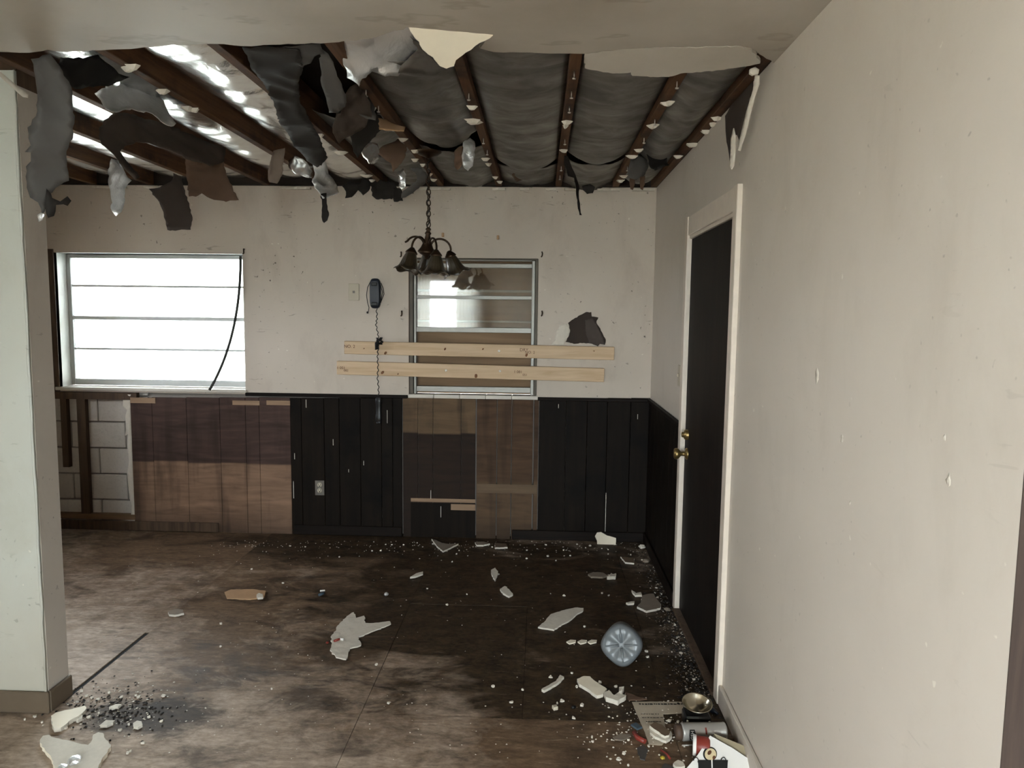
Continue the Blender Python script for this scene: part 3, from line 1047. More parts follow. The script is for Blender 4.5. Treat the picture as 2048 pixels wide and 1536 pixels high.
# ------------------------------------------------------------------ stub wall at the left (with the front face towards us)
wl_ = thing('wall_left_stub', (-2.7, 2.7, 0), kind='structure')
PXX, PY1, PY2 = -1.918, 2.635, 2.765
m = MB()
m.box((XL, PY1, 0), (PXX, PY1 + .012, H)).build('drywall_board', M_pillar, wl_)
MB().box((XL, PY1 + .012, 0), (PXX - .002, PY2, HT)).build('wall_core', M_stud, wl_)
MB().box((PXX - .010, PY1 + .010, 0), (PXX + .002, PY2, H - .05)).build('end_board', M_reveal, wl_)
ce = [(PXX - .001 + random.uniform(-.002, .002), PY1 - .001, H * i / 40) for i in range(41)]
MB().tube(ce, [random.uniform(.003, .006) for _ in ce], 6).build('corner_bead', M_pillar, wl_)
bl = thing('baseboard_left', (-2.4, 2.65, 0), kind='structure')
M_bbl = simple('brown_baseboard', srgb(98, 84, 68), .7, 0, .2, 12, .2)
MB().box((XL, PY1 - .014, 0), (PXX + .014, PY1 - .001, .088), bev=.004).build('baseboard_board', M_bbl, bl)
MB().box((PXX + .003, PY1 - .001, 0), (PXX + .016, PY2 + .004, .088), bev=.004).build('baseboard_board', M_bbl, bl)

# ------------------------------------------------------------------ the rest of the shell, behind and beside the camera
wl2 = thing('wall_left', (XL, 4, 0), kind='structure')
y0, y1, z0, z1 = WINK
for lo, hi in (((XL - .12, PY2, 0), (XL, y0, HT)), ((XL - .12, y1, 0), (XL, B + .2, HT)), ((XL - .12, y0, 0), (XL, y1, z0)), ((XL - .12, y0, z1), (XL, y1, HT))):
    MB().box(lo, hi).build('wall_section', M_room, wl2)
y0, y1, z0, z1 = WINL
wlf = thing('wall_left_front', (XF, 0, 0), kind='structure')
y0, y1, z0, z1 = WINL
for lo, hi in (((XF - .12, YR, 0), (XF, y0, HT)), ((XF - .12, y1, 0), (XF, PY1, HT)), ((XF - .12, y0, 0), (XF, y1, z0)), ((XF - .12, y0, z1), (XF, y1, HT))):
    MB().box(lo, hi).build('wall_section', M_room, wlf)
wr = thing('wall_rear', (0, YR, 0), kind='structure')
x0, x1, z0, z1 = WINR
sx0, sx1, sz0, sz1 = WINS
for lo, hi in (((XL, YR - .12, 0), (x0, YR, HT)), ((x1, YR - .12, 0), (sx0, YR, HT)), ((x0, YR - .12, 0), (x1, YR, z0)), ((x0, YR - .12, z1), (x1, YR, HT)),
               ((sx1, YR - .12, 0), (2.7, YR, HT)), ((sx0, YR - .12, 0), (sx1, YR, sz0)), ((sx0, YR - .12, sz1), (sx1, YR, HT))):
    MB().box(lo, hi).build('wall_section', M_room, wr)
we = thing('wall_hall', (2.6, 0, 0), kind='structure')
MB().box((2.5, YR, 0), (2.6, 1.4, HT)).build('wall_section', M_dkwall, we)
MB().box((W + .11, E1 + .0, 0), (2.6, E1 + .1, HT)).build('wall_section', M_dkwall, we)
dr2 = thing('door_added', ((sx0 + sx1) / 2, YR, sz0), kind='structure')  # unseen door, added to light the back wall
frame_bars(WINS, dr2, YR - .06, [(1.0, .06)], M_alu, .05)
MB().box((sx0 + .05, YR - .062, sz0 + .08), (sx1 - .05, YR - .058, sz1 - .05)).build('pane', M_glass, dr2)
win3 = thing('window_3', ((x0 + x1) / 2, YR, z0), kind='structure')
frame_bars((x0, x1, z0, z1), win3, YR - .06, [((z0 + z1) / 2, .03)], M_alu)
MB().box((x0 + .03, YR - .062, z0 + .04), (x1 - .03, YR - .058, z1 - .03)).build('pane', M_glass, win3)
y0, y1, z0, z1 = WINL
win4 = thing('window_4', (XF, (y0 + y1) / 2, z0), kind='structure')
for lo, hi in (((y0, z0), (y0 + .04, z1)), ((y1 - .04, z0), (y1, z1)), ((y0 + .04, z0), (y1 - .04, z0 + .04)), ((y0 + .04, z1 - .04), (y1 - .04, z1)), ((-1.45, z0 + .04), (-1.41, z1 - .04))):
    MB().box((XF - .08, lo[0], lo[1]), (XF - .04, hi[0], hi[1])).build('frame_bar', M_alu, win4)


MB().box((-40, -45, -.40), (40, 50, -.25)).build('ground', simple('pale_gravel', srgb(170, 166, 156), .9, 0, .15, 3, .2), kind='structure')
M_stucco = simple('pale_stucco', srgb(160, 158, 152), .9, 0, .06, 8, .2)
MB().box((-14, B + 4.2, -.25), (7, B + 4.4, 3.3)).build('wall_outside_added', M_stucco, kind='structure')  # added wall, cuts the sky light entering the left window


def curtain(x0, x1, z0, z1, y, label):
    mb = MB()
    nx = 70
    for j in range(2):
        for i in range(nx + 1):
            t = i / nx
            mb.v.append(V((x0 + (x1 - x0) * t, y + .03 * math.sin(t * 52) + .008 * math.sin(t * 17), z1 if j else z0)))
    for i in range(nx):
        mb.face((i, i + 1, nx + 2 + i, nx + 1 + i), True)
    c = mb.build('curtain', M_curt)
    return tag(c, label, 'curtain')


# ------------------------------------------------------------------ ceiling
ceil = thing('ceiling', (0, 2, H), kind='structure')
tear = [(-40, 104), (0, 104), (60, 106), (95, 100), (132, 104), (200, 100), (262, 98), (330, 90), (430, 88), (500, 92), (560, 88), (640, 86), (692, 82), (742, 77), (780, 66),
        (816, 54), (985, 69), (972, 79), (960, 97), (990, 104), (1040, 104), (1100, 106), (1160, 107), (1172, 108), (1250, 97), (1330, 94), (1480, 92), (1503, 98), (1519, 126)]
t2 = [plane_pt(u, v, (0, 0, H - .013), V((0, 0, 1))) for u, v in tear]
edge = [(p.x, p.y) for p in t2]
edge[0] = (XL, edge[1][1])
edge = [(x, y) for x, y in edge]
edge[-1] = (W, edge[-1][1])
rnd = random.Random(3)
e2 = []
for i in range(len(edge) - 1):
    a, b = V(edge[i]), V(edge[i + 1])
    n = max(1, int((b - a).length / .025))
    for k in range(n):
        p = a.lerp(b, k / n)
        e2.append((p.x + rnd.uniform(-.004, .004), p.y + rnd.uniform(-.005, .005)))
e2.append(edge[-1])
wall_sheet('ceiling_board', [(XL, YR), (2.6, YR), (2.6, E1 + .1), (W, E1 + .1)] + e2[::-1], [], lambda x, y, d: V((x, y, H - .0135 - d)), .013, M_ceil, ceil)
# raw white lip along the tear
mb = MB()
for i in range(0, len(e2) - 1):
    if rnd.random() < .5:
        a, b = V((*e2[i], H - .007)), V((*e2[i + 1], H - .007))
        mb.tube([a, b], rnd.uniform(.0025, .006), 5)
lip = mb.build('torn_lip', M_gyp, ceil, kind='stuff')
MB().box((XL - .12, YR - .12, HT), (2.7, B + .2, HT + .03)).build('roof_deck', M_deck, ceil)
# two torn pieces still hanging from the intact ceiling
P1 = PL((818, 54, t2[15].y), (985, 69, t2[16].y), (900, 138, 2.365))
f1 = [(816, 53), (860, 56), (985, 67), (986, 71), (968, 83), (950, 93), (932, 106), (912, 122), (908, 134), (893, 139), (880, 134), (866, 116), (845, 100), (838, 84), (826, 70)]
sheet([P1.p2(*q) for q in f1], .05, P1.to3d, .011, .003, lambda x, y: .004 * math.sin(y * 9), seed=3, bsp=.012, smooth=False).build('torn_ceiling_flap', M_face, ceil)
P2 = PL((1172, 108, t2[23].y), (1480, 92, t2[26].y), (1300, 152, 2.575))
f2 = [(1170, 108), (1250, 96), (1340, 93), (1480, 91), (1502, 98), (1518, 118), (1520, 126), (1495, 131), (1440, 138), (1385, 143), (1362, 144), (1338, 151), (1315, 152), (1265, 150),
      (1262, 143), (1225, 146), (1200, 142), (1170, 137)]
sheet([P2.p2(*q) for q in f2], .05, P2.to3d, .011, .003, lambda x, y: .005 * math.sin(x * 5), seed=4, bsp=.012, smooth=False).build('torn_ceiling_flap', M_ceil, ceil)
# joists
JX = [.114 + .4 * k for k in range(-9, 2)] + [W - .020]
JX = [-3.49, -3.09, -2.69, -2.28, -1.88, -1.48, -1.075, -.69, -.295, .105, .487, W - .022]
JW = .040
joists = []
for x in JX:
    j = MB().box((x - JW / 2, 2.0, H), (x + JW / 2, B - .02, H + .15), bev=.002).build('joist', M_joist, ceil, origin=(x, 3.5, H))
    joists.append(j)


def scrap(j, x, y, w, seed):
    """a broken crumb of drywall still held by its nail under a joist"""
    r = random.Random(seed)
    mb = MB()
    n = 8
    top, bot = [], []
    for i in range(n):
        th = 2 * PI * i / n
        k = r.uniform(.4, 1.25)
        top.append(V((x + math.cos(th) * w * k * .5, y + math.sin(th) * w * .35 * k, H - .001)))
        bot.append(V((x + math.cos(th) * w * k * .22, y + math.sin(th) * w * .16 * k, H - .013 - r.uniform(0, .004))))
    mb.v = top + bot + [V((x, y, H - .018))]
    for i in range(n):
        a, b = i, (i + 1) % n
        mb.face((a, b, n + b, n + a)); mb.face((n + a, n + b, 2 * n))
    mb.face(list(range(n))[::-1])
    mb.build('drywall_scrap', M_gyp, j)


def nail(j, x, y):
    MB().tube([(x, y, H + .01), (x, y, H - .022)], .0022, 5).tube([(x, y, H - .022), (x, y, H - .026)], .007, 7).build('nail', M_screw, j)


# scraps at the places the photo shows them: (u, v, width in m)
SCR = [(943, 212, .05), (948, 241, .11), (970, 316, .05), (978, 327, .05), (992, 353, .05), (1000, 362, .04), (1132, 242, .06), (1130, 250, .05), (1129, 299, .06), (1336, 204, .07),
       (1305, 250, .07), (1278, 298, .06), (1265, 311, .08), (1248, 351, .06), (1241, 360, .07), (1434, 234, .05), (1424, 246, .05), (1411, 261, .06), (1384, 288, .09), (1354, 311, .07),
       (720, 215, .03), (772, 246, .05), (805, 277, .05), (828, 300, .06), (829, 318, .05), (845, 328, .05), (682, 304, .08), (733, 350, .08), (742, 359, .06), (860, 347, .04), (868, 358, .05),
       (370, 215, .08), (390, 217, .06), (325, 180, .06), (345, 213, .05), (545, 232, .04), (640, 268, .04), (300, 130, .06), (255, 135, .07), (168, 170, .06), (215, 232, .05)]
for k, (u, v, w) in enumerate(SCR):
    p = plane_pt(u, v, (0, 0, H), V((0, 0, 1)))
    j = min(joists, key=lambda o: abs(o.location.x - p.x))
    scrap(j, max(min(p.x, wl(j).x + .03), wl(j).x - .03), min(p.y, B - .06), w, k)
for (u, v) in [(1145, 143), (1139, 183), (1135, 213), (1130, 279), (1122, 333), (1119, 351), (1350, 163), (1314, 239), (1287, 276), (1260, 333), (933, 187), (964, 277), (975, 300), (725, 180), (745, 212), (760, 250)]:
    p = plane_pt(u, v, (0, 0, H), V((0, 0, 1)))
    j = min(joists, key=lambda o: abs(o.location.x - p.x))
    nail(j, wl(j).x, p.y)

# ------------------------------------------------------------------ foil sheets between the joists
def bay(i, y0, y1, zc, sag, mat, seed, label, amp=.006, ends=(0, 0), curve=0.0):
    xa, xb = JX[i] + JW / 2 + .001, JX[i + 1] - JW / 2 - .001
    nx, ny = 18, max(10, int((y1 - y0) / .022))
    mb = MB()
    o = V((seed * 3.3, seed * 1.9, 0))
    for q in range(ny + 1):
        for k in range(nx + 1):
            t, s = k / nx, q / ny
            e = 1 - (2 * t - 1) ** 2
            yy0, yy1 = y0 + curve * e * .3, y1 + curve * e
            x, y = xa + (xb - xa) * t, yy0 + (yy1 - yy0) * s
            p = V((x * 1.3 + y * .9, y * 1.3 - x * 1.2, 0)) * 2.3 + o
            r1 = (1 - abs(noise.noise(p * .8))) ** 6
            r2 = (1 - abs(noise.noise(p * 1.7 + V((3, 8, 0))))) ** 8
            z = zc - sag * e * (1 + .35 * noise.noise(V((y * 2.2, seed, 0)))) + (r1 * 1.5 + r2 * .8 - .6) * amp * min(1, e * 3)
            z -= (ends[0] * max(0, 1 - s * 6) ** 2 + ends[1] * max(0, 1 - (1 - s) * 6) ** 2) * e
            mb.v.append(V((x, y, max(z, H - .09))))
    for q in range(ny):
        for k in range(nx):
            a = q * (nx + 1) + k
            mb.face((a, a + nx + 1, a + nx + 2, a + 1), True)
    ob = mb.build('foil_sheet', mat)
    md = ob.modifiers.new('thickness', 'SOLIDIFY')
    md.thickness = .0012
    md.offset = 1
    return tag(ob, label, 'insulation foil')


bay(0, 2.3, B - .03, H + .095, .055, M_foil, 1, 'bright foil sheet in the leftmost ceiling bay seen above the left window')
bay(1, 2.3, B - .03, H + .095, .05, M_foil, 2, 'bright foil sheet in the second ceiling bay from the left')
bay(2, 2.3, B - .03, H + .095, .055, M_foil, 3, 'bright foil sheet in the third ceiling bay from the left')
bay(3, 2.3, B - .03, H + .095, .05, M_foil, 4, 'sunlit foil sheet in the fourth ceiling bay from the left')
bay(4, 2.3, B - .03, H + .095, .055, M_foil, 5, 'sunlit foil sheet left of the wide brown joist at the upper left')
bay(5, 2.3, B - .03, H + .095, .06, M_foil, 6, 'long wrinkled foil sheet right of the wide brown joist at the upper left')
bay(6, 3.35, B - .03, H + .06, .05, M_foild, 7, 'dusty foil sheet behind the torn dark paper left of the chandelier')
bay(7, 2.55, 3.62, H + .045, .05, M_foild, 8, 'drooping grey foil sheet behind the cream triangular ceiling flap', .010, (0, .03), .06)
bay(7, 3.98, B - .03, H + .05, .04, M_foild, 9, 'short dusty foil sheet above the chandelier canopy', .010, (0, .02), .05)
bay(8, 2.3, 4.22, H + .035, .036, M_foild, 10, 'dark foil sheet directly right of the cream triangular ceiling flap', .003, (0, .02), .10)
bay(8, 4.42, B - .03, H + .045, .04, M_foild, 11, 'far dark foil sheet with a brown torn patch by the back wall', .007, (0, 0), .05)
bay(9, 2.3, 4.05, H + .035, .036, M_foild, 12, 'dark foil sheet behind the left half of the long ceiling flap', .003, (0, .02), .08)
bay(9, 4.22, B - .03, H + .04, .045, M_foild, 13, 'far torn dark foil sheet under the second joist from the right wall', .010, (0, .02), .05)
bay(10, 2.3, B - .25, H + .035, .045, M_foild, 14, 'narrow dark foil sheet along the top of the right wall', .009, (0, 0), 0)


# ------------------------------------------------------------------ torn foil and paper hanging from the ceiling
def flap(name, label, px, pl, mat, amp=.010, freq=9, sp=.022, fold=.0, jag=.004, seed=1, cat='torn insulation', thick=.0015):
    P = PL(*pl)
    mb = sheet([P.p2(*q) for q in px], sp, P.to3d, thick, jag, crumple(amp, freq, seed, fold), seed=seed, bsp=.016)
    return tag(mb.build(name, mat), label, cat)


flap('torn_foil_flap', 'long grey torn flap hanging beside the left stub wall end', [(62, 118), (100, 108), (118, 130), (143, 175), (145, 200), (149, 245), (147, 268), (137, 295), (133, 315), (137, 345), (138, 362), (118, 372),
     (96, 390), (92, 412), (84, 428), (76, 405), (60, 395), (54, 365), (52, 332), (62, 322), (62, 304), (50, 303), (62, 290), (55, 255), (72, 232), (75, 190), (70, 150)],
     ((100, 118, 2.47), (60, 300, 2.50), (140, 300, 2.56)), M_greyp, .016, 6, seed=1)
flap('foil_scrap', 'small dark crumpled scrap at the bottom of the long grey flap', [(92, 378), (104, 396), (120, 403), (134, 393), (142, 402), (135, 412), (112, 410), (108, 432), (96, 436), (90, 410)], ((92, 380, 2.55), (140, 400, 2.60), (96, 436, 2.55)), M_darkp, .012, 20, seed=2)
flap('foil_scrap', 'tiny shiny foil tip below the long grey flap', [(74, 430), (82, 425), (90, 428), (84, 440), (76, 443)], ((74, 430, 2.5), (90, 428, 2.5), (80, 443, 2.5)), M_foilb, .006, 30, sp=.01, seed=3)
flap('black_film_flap', 'black torn film flap at the upper left corner of the hole', [(118, 112), (165, 116), (195, 108), (218, 128), (236, 146), (257, 152), (232, 164), (215, 172), (180, 174), (150, 178), (132, 160), (112, 132)],
     ((118, 112, 2.50), (250, 150, 2.75), (150, 178, 2.62)), M_black, .012, 7, seed=4)
flap('torn_foil_flap', 'silvery crumpled flap just right of the black film flap', [(192, 182), (222, 172), (250, 168), (290, 172), (310, 185), (326, 205), (340, 228), (354, 244), (338, 251), (322, 240), (305, 226), (270, 222), (235, 220), (215, 212)],
     ((192, 182, 2.75), (354, 244, 3.05), (235, 222, 2.75)), M_foilb, .018, 8, seed=5)
flap('torn_paper_flap', 'broad dark brown paper flap arching left of the white foil tip', [(196, 262), (208, 240), (230, 225), (258, 232), (310, 238), (350, 255), (400, 275), (430, 290), (452, 296), (449, 322), (418, 334), (396, 326), (370, 318), (330, 296),
     (300, 283), (272, 284), (252, 290), (240, 304), (262, 330), (280, 354), (272, 360), (246, 336), (225, 312), (200, 290)], ((196, 262, 2.95), (452, 310, 3.5), (272, 355, 2.95)), M_kraftd, .014, 6, seed=6)
flap('torn_foil_flap', 'bright white foil tip hanging left of the dark grey strip', [(222, 314), (236, 318), (250, 345), (263, 360), (252, 372), (250, 400), (243, 424), (232, 433), (224, 424), (222, 396), (217, 372), (216, 340)], ((222, 314, 2.975), (263, 360, 2.955), (232, 433, 2.84)), M_foilb, .014, 11, seed=7)
flap('torn_paper_flap', 'dark grey hanging strip between the white foil tip and the brown flap', [(298, 378), (320, 374), (343, 360), (346, 345), (362, 352), (370, 385), (382, 420), (385, 440), (381, 459), (350, 461), (334, 459), (328, 430), (320, 408)],
     ((298, 378, 4.50), (370, 380, 4.52), (350, 460, 4.40)), M_strips, .012, 6, seed=8)
flap('torn_paper_flap', 'translucent brown torn flap hanging right of the dark grey strip', [(370, 312), (400, 322), (446, 318), (452, 345), (462, 370), (478, 402), (452, 404), (420, 394), (404, 388), (392, 394), (378, 394), (374, 360)],
     ((370, 312, 3.85), (450, 320, 3.9), (430, 400, 3.75)), M_kraft, .018, 8, seed=9)
flap('torn_paper_flap', 'long dark brown paper sweeping down left of the pointed grey flap', [(484, 94), (540, 92), (600, 96), (606, 140), (596, 165), (600, 205), (622, 240), (645, 285), (655, 318), (634, 338), (612, 318), (588, 286), (562, 244), (548, 205), (520, 155)],
     ((484, 94, 2.46), (600, 96, 2.46), (634, 338, 3.5)), M_darkp, .020, 4.5, seed=10)
flap('torn_foil_flap', 'narrow blue grey foil strip below the middle of the torn edge', [(638, 98), (655, 110), (668, 135), (684, 168), (692, 190), (690, 214), (676, 226), (658, 226), (652, 196), (644, 170)], ((638, 98, 2.47), (684, 168, 2.60), (660, 226, 2.75)), M_greyp, .010, 7, seed=11)
flap('torn_paper_flap', 'dark grey torn sheet tucked under the tear left of the shiny foil', [(556, 100), (600, 92), (640, 88), (650, 104), (636, 108), (622, 122), (606, 134), (588, 124)], ((556, 100, 2.46), (640, 88, 2.44), (606, 134, 2.58)), M_greyp, .010, 7, seed=12)
flap('torn_foil_flap', 'big shiny crumpled foil flap left of the cream triangular ceiling piece', [(676, 70), (700, 64), (740, 60), (780, 50), (812, 40), (822, 44), (836, 80), (842, 100), (818, 122), (796, 148), (770, 144), (744, 138), (724, 152), (718, 178),
     (710, 165), (694, 156), (690, 130)], ((680, 84, 2.47), (820, 64, 2.47), (720, 175, 2.66)), M_foilb, .030, 6, seed=13)
flap('torn_foil_flap', 'dark grey drooping foil between shiny flap and cream ceiling triangle', [(820, 72), (842, 88), (866, 118), (892, 140), (872, 146), (830, 148), (796, 146), (816, 122), (836, 100)], ((820, 72, 2.46), (892, 140, 2.62), (796, 146, 2.60)), M_foild, .012, 7, seed=14)
flap('torn_paper_flap', 'crumpled brown paper wad hanging left of the second joist', [(694, 178), (712, 166), (724, 182), (740, 206), (742, 232), (728, 256), (704, 272), (676, 284), (664, 262), (674, 230), (690, 208)], ((694, 178, 2.78), (742, 232, 2.92), (676, 284, 2.95)), M_kraftd, .028, 16, sp=.016, seed=15)
flap('torn_paper_flap', 'pointed dark grey paper flap pointing down left of the chandelier', [(700, 272), (724, 250), (744, 228), (762, 232), (770, 252), (760, 262), (740, 282), (724, 300), (714, 316), (706, 296)], ((700, 272, 3.15), (770, 250, 3.2), (714, 316, 3.1)), M_darkp, .010, 8, seed=16)
flap('torn_paper_flap', 'rounded grey paper scrap beside the crumpled brown wad', [(706, 198), (722, 190), (738, 196), (750, 215), (752, 240), (734, 236), (716, 226)], ((706, 198, 2.9), (750, 215, 2.95), (734, 236, 2.9)), M_greyp, .008, 10, seed=17)
flap('cardboard_scrap', 'tan cardboard scrap caught on a joist left of the chandelier chain', [(757, 236), (772, 238), (790, 248), (811, 254), (808, 262), (780, 260), (759, 258)], ((757, 236, 3.15), (811, 254, 3.2), (780, 262, 3.1)), M_tan, .003, 12, sp=.015, jag=.003, seed=18, thick=.004)
flap('torn_paper_flap', 'rust brown paper flap hanging just left of the chandelier canopy', [(750, 306), (768, 290), (796, 276), (814, 292), (812, 312), (798, 330), (786, 344), (782, 326)], ((750, 306, 3.5), (814, 292, 3.55), (786, 344, 3.45)), M_kraft, .012, 9, seed=19)
flap('torn_foil_flap', 'ribbed grey foil scrap left of the rust brown flap', [(720, 300), (740, 284), (756, 288), (762, 314), (752, 326), (736, 328)], ((720, 300, 3.42), (762, 314, 3.5), (736, 328, 3.45)), M_foil, .012, 14, sp=.014, seed=20)
flap('torn_foil_flap', 'dull foil scrap left of the curled shiny foil strip', [(576, 324), (590, 314), (606, 318), (618, 332), (626, 334), (624, 356), (606, 352), (590, 348), (578, 340)], ((576, 324, 4.10), (620, 332, 4.14), (606, 352, 4.08)), M_foil, .014, 12, sp=.016, seed=21)
flap('torn_foil_flap', 'curled shiny foil strip hanging above the narrow dark tail', [(626, 318), (640, 312), (652, 330), (658, 346), (672, 366), (678, 384), (662, 390), (646, 397), (636, 380), (624, 362), (630, 344)], ((626, 318, 4.06), (672, 366, 4.06), (646, 397, 3.96)), M_foilb, .020, 11, sp=.016, seed=22)
flap('torn_paper_flap', 'pale brown film strip left of the dull foil scrap', [(546, 300), (570, 296), (568, 320), (564, 350), (554, 366), (538, 364), (536, 342), (542, 320)], ((546, 300, 3.95), (570, 296, 3.97), (554, 366, 3.88)), M_film, .010, 12, sp=.016, seed=23)
flap('torn_paper_flap', 'narrow dark paper tail hanging in front of the back wall', [(641, 388), (653, 386), (655, 412), (658, 430), (655, 441), (648, 446), (643, 434), (644, 412)], ((640, 397, 3.965), (658, 397, 3.97), (650, 445, 3.93)), M_darkp, .008, 10, sp=.016, seed=24)
flap('torn_foil_flap', 'small silver foil tongue hanging right of the chandelier chain', [(926, 284), (940, 276), (949, 284), (950, 310), (946, 330), (936, 343), (928, 336), (924, 318)], ((927, 290, 3.62), (950, 300, 3.62), (936, 342, 3.58)), M_foilb, .014, 16, sp=.012, seed=25)
flap('torn_paper_flap', 'small brown paper tongue left of the silver foil tongue', [(909, 302), (918, 294), (927, 290), (926, 316), (924, 332), (914, 340), (907, 326)], ((909, 302, 3.70), (927, 290, 3.68), (914, 340, 3.62)), M_kraft, .008, 14, sp=.014, seed=26)
flap('torn_paper_flap', 'grey hooked paper flap right behind the chandelier chain', [(822, 336), (838, 334), (852, 344), (856, 358), (846, 370), (832, 380), (816, 392), (802, 396), (806, 382), (820, 372), (832, 362), (834, 350)], ((822, 336, 4.2), (856, 358, 4.25), (802, 396, 4.3)), M_greyp, .010, 9, seed=27)
flap('torn_foil_flap', 'small foil sliver just left of the black gap by the chandelier', [(795, 344), (806, 336), (812, 348), (812, 372), (804, 382), (797, 372)], ((795, 344, 4.0), (812, 348, 4.0), (804, 382, 4.0)), M_foil, .010, 18, sp=.014, seed=28)
flap('torn_paper_flap', 'dark square paper tag hanging at the wall top left of the chain', [(786, 376), (804, 378), (806, 402), (788, 403), (785, 392)], ((790, 384, 4.52), (806, 388, 4.53), (788, 403, 4.5)), M_darkp, .006, 12, sp=.014, seed=29)
for k, (lab, q) in enumerate((('ragged dark film scraps at the wall top right of the curled foil', [(684, 372), (700, 362), (720, 368), (728, 356), (742, 366), (738, 382), (726, 390), (716, 380), (704, 394), (690, 396), (692, 384)]),
                              ('dark torn paper hanging at the wall top between scraps and chain', [(742, 372), (760, 360), (790, 366), (796, 380), (784, 398), (752, 398), (744, 392)]))):
    flap('torn_paper_flap', lab, q, ((684, 372, 4.5), (790, 366, 4.55), (750, 398, 4.5)), M_darkp, .016, 14, sp=.016, seed=30 + k)
flap('torn_paper_flap', 'thin dark ribbon hanging from the joist right of the chandelier', [(1127, 306), (1134, 312), (1144, 336), (1152, 350), (1157, 372), (1159, 400), (1164, 430), (1160, 430), (1155, 405), (1152, 378), (1148, 356), (1136, 352), (1131, 330)],
     ((1127, 306, 4.02), (1157, 350, 4.1), (1162, 430, 4.0)), M_darkp, .010, 9, sp=.014, jag=.002, seed=33)
flap('torn_paper_flap', 'rounded grey paper flap below the joist nearest the right wall', [(1262, 318), (1278, 308), (1292, 316), (1297, 332), (1290, 350), (1272, 360), (1258, 356), (1256, 338)], ((1262, 318, 4.05), (1297, 330, 4.1), (1272, 360, 4.05)), M_greyp, .012, 9, seed=34)
flap('black_film_flap', 'black torn film right of the rounded grey flap near the right wall', [(1290, 296), (1312, 290), (1326, 304), (1338, 330), (1322, 334), (1310, 342), (1300, 334), (1296, 316)], ((1290, 296, 3.95), (1330, 310, 4.05), (1310, 342, 4.1)), M_black, .012, 12, seed=35)
for u in (1264, 1284):
    flap('torn_paper_flap', 'rust brown paper tail %s under the rounded grey flap' % ('left' if u < 1270 else 'right'), [(u - 5, 352), (u + 6, 350), (u + 6, 368), (u + 2, 380), (u - 3, 378), (u - 5, 366)], ((u - 5, 352, 4.52), (u + 6, 350, 4.52), (u, 380, 4.48)), M_kraft, .004, 14, sp=.012, jag=.002, seed=36 + u)
flap('torn_paper_flap', 'small olive scrap with holes hanging on the wall top right of the ribbon', [(1164, 372), (1180, 368), (1190, 374), (1186, 386), (1174, 388), (1166, 380)], ((1164, 372, 4.75), (1190, 372, 4.75), (1174, 388, 4.75)), M_darkp, .006, 20, sp=.012, seed=38)
flap('torn_paper_flap', 'rust brown torn patch stuck to the far dark foil', [(1030, 334), (1046, 318), (1072, 312), (1078, 330), (1068, 350), (1050, 358), (1032, 364), (1024, 350)], ((1030, 334, 4.45), (1076, 320, 4.35), (1032, 364, 4.8)), M_kraft, .004, 10, seed=39)
# at the right wall: bared brown paper and two white paper strips peeling off
Pr = PL((1500, 160, RW(1500, 160, .002).y), (1455, 240, RW(1455, 240, .002).y), (1462, 335, RW(1462, 335, .002).y))
q = [(1506, 152), (1490, 172), (1470, 196), (1450, 232), (1451, 262), (1453, 284), (1458, 310), (1460, 330), (1466, 300), (1468, 270), (1474, 270), (1478, 280), (1492, 222), (1506, 176)]
tag(sheet([Pr.p2(*k) for k in q], .03, Pr.to3d, .001, .003, None, seed=40).build('bared_paper_patch', M_kraftd), 'dark brown bared paper patch at the top of the right wall', 'torn paper')
flap('peeled_strip', 'long white strip peeling off the top of the right wall', [(1510, 148), (1518, 152), (1518, 168), (1511, 186), (1500, 228), (1490, 272), (1484, 288), (1481, 302), (1474, 300), (1478, 290), (1484, 262), (1494, 220), (1505, 180)],
     ((1510, 148, 2.60), (1518, 170, 2.60), (1480, 300, 2.78)), M_gyp, .003, 12, sp=.012, jag=.0015, seed=41, cat='torn paper', thick=.004)
flap('peeled_strip', 'short white strip peeling off the right wall beside the longer strip', [(1467, 256), (1470, 270), (1469, 300), (1466, 332), (1462, 339), (1458, 333), (1460, 305), (1461, 276)], ((1462, 270, 2.86), (1470, 270, 2.84), (1464, 338, 2.86)), M_gyp, .003, 12, sp=.012, jag=.0015, seed=42, cat='torn paper', thick=.004)
flap('plaster_lump', 'white plaster lump in the corner where torn ceiling meets right wall', [(1500, 138), (1510, 134), (1518, 140), (1516, 148), (1506, 150), (1500, 146)], ((1500, 138, 2.56), (1518, 140, 2.56), (1506, 150, 2.56)), M_gyp, .006, 20, sp=.012, jag=.002, seed=43, cat='plaster', thick=.012)
flap('peeled_strip', 'white angled strip at the top of the left stub wall', [(-12, 138), (0, 142), (30, 168), (58, 188), (56, 196), (46, 194), (0, 153), (-12, 146)], ((0, 145, 2.50), (58, 190, 2.62), (0, 153, 2.505)), M_gyp, .0, 12, sp=.015, jag=.0002, seed=44, cat='torn paper', thick=.004)

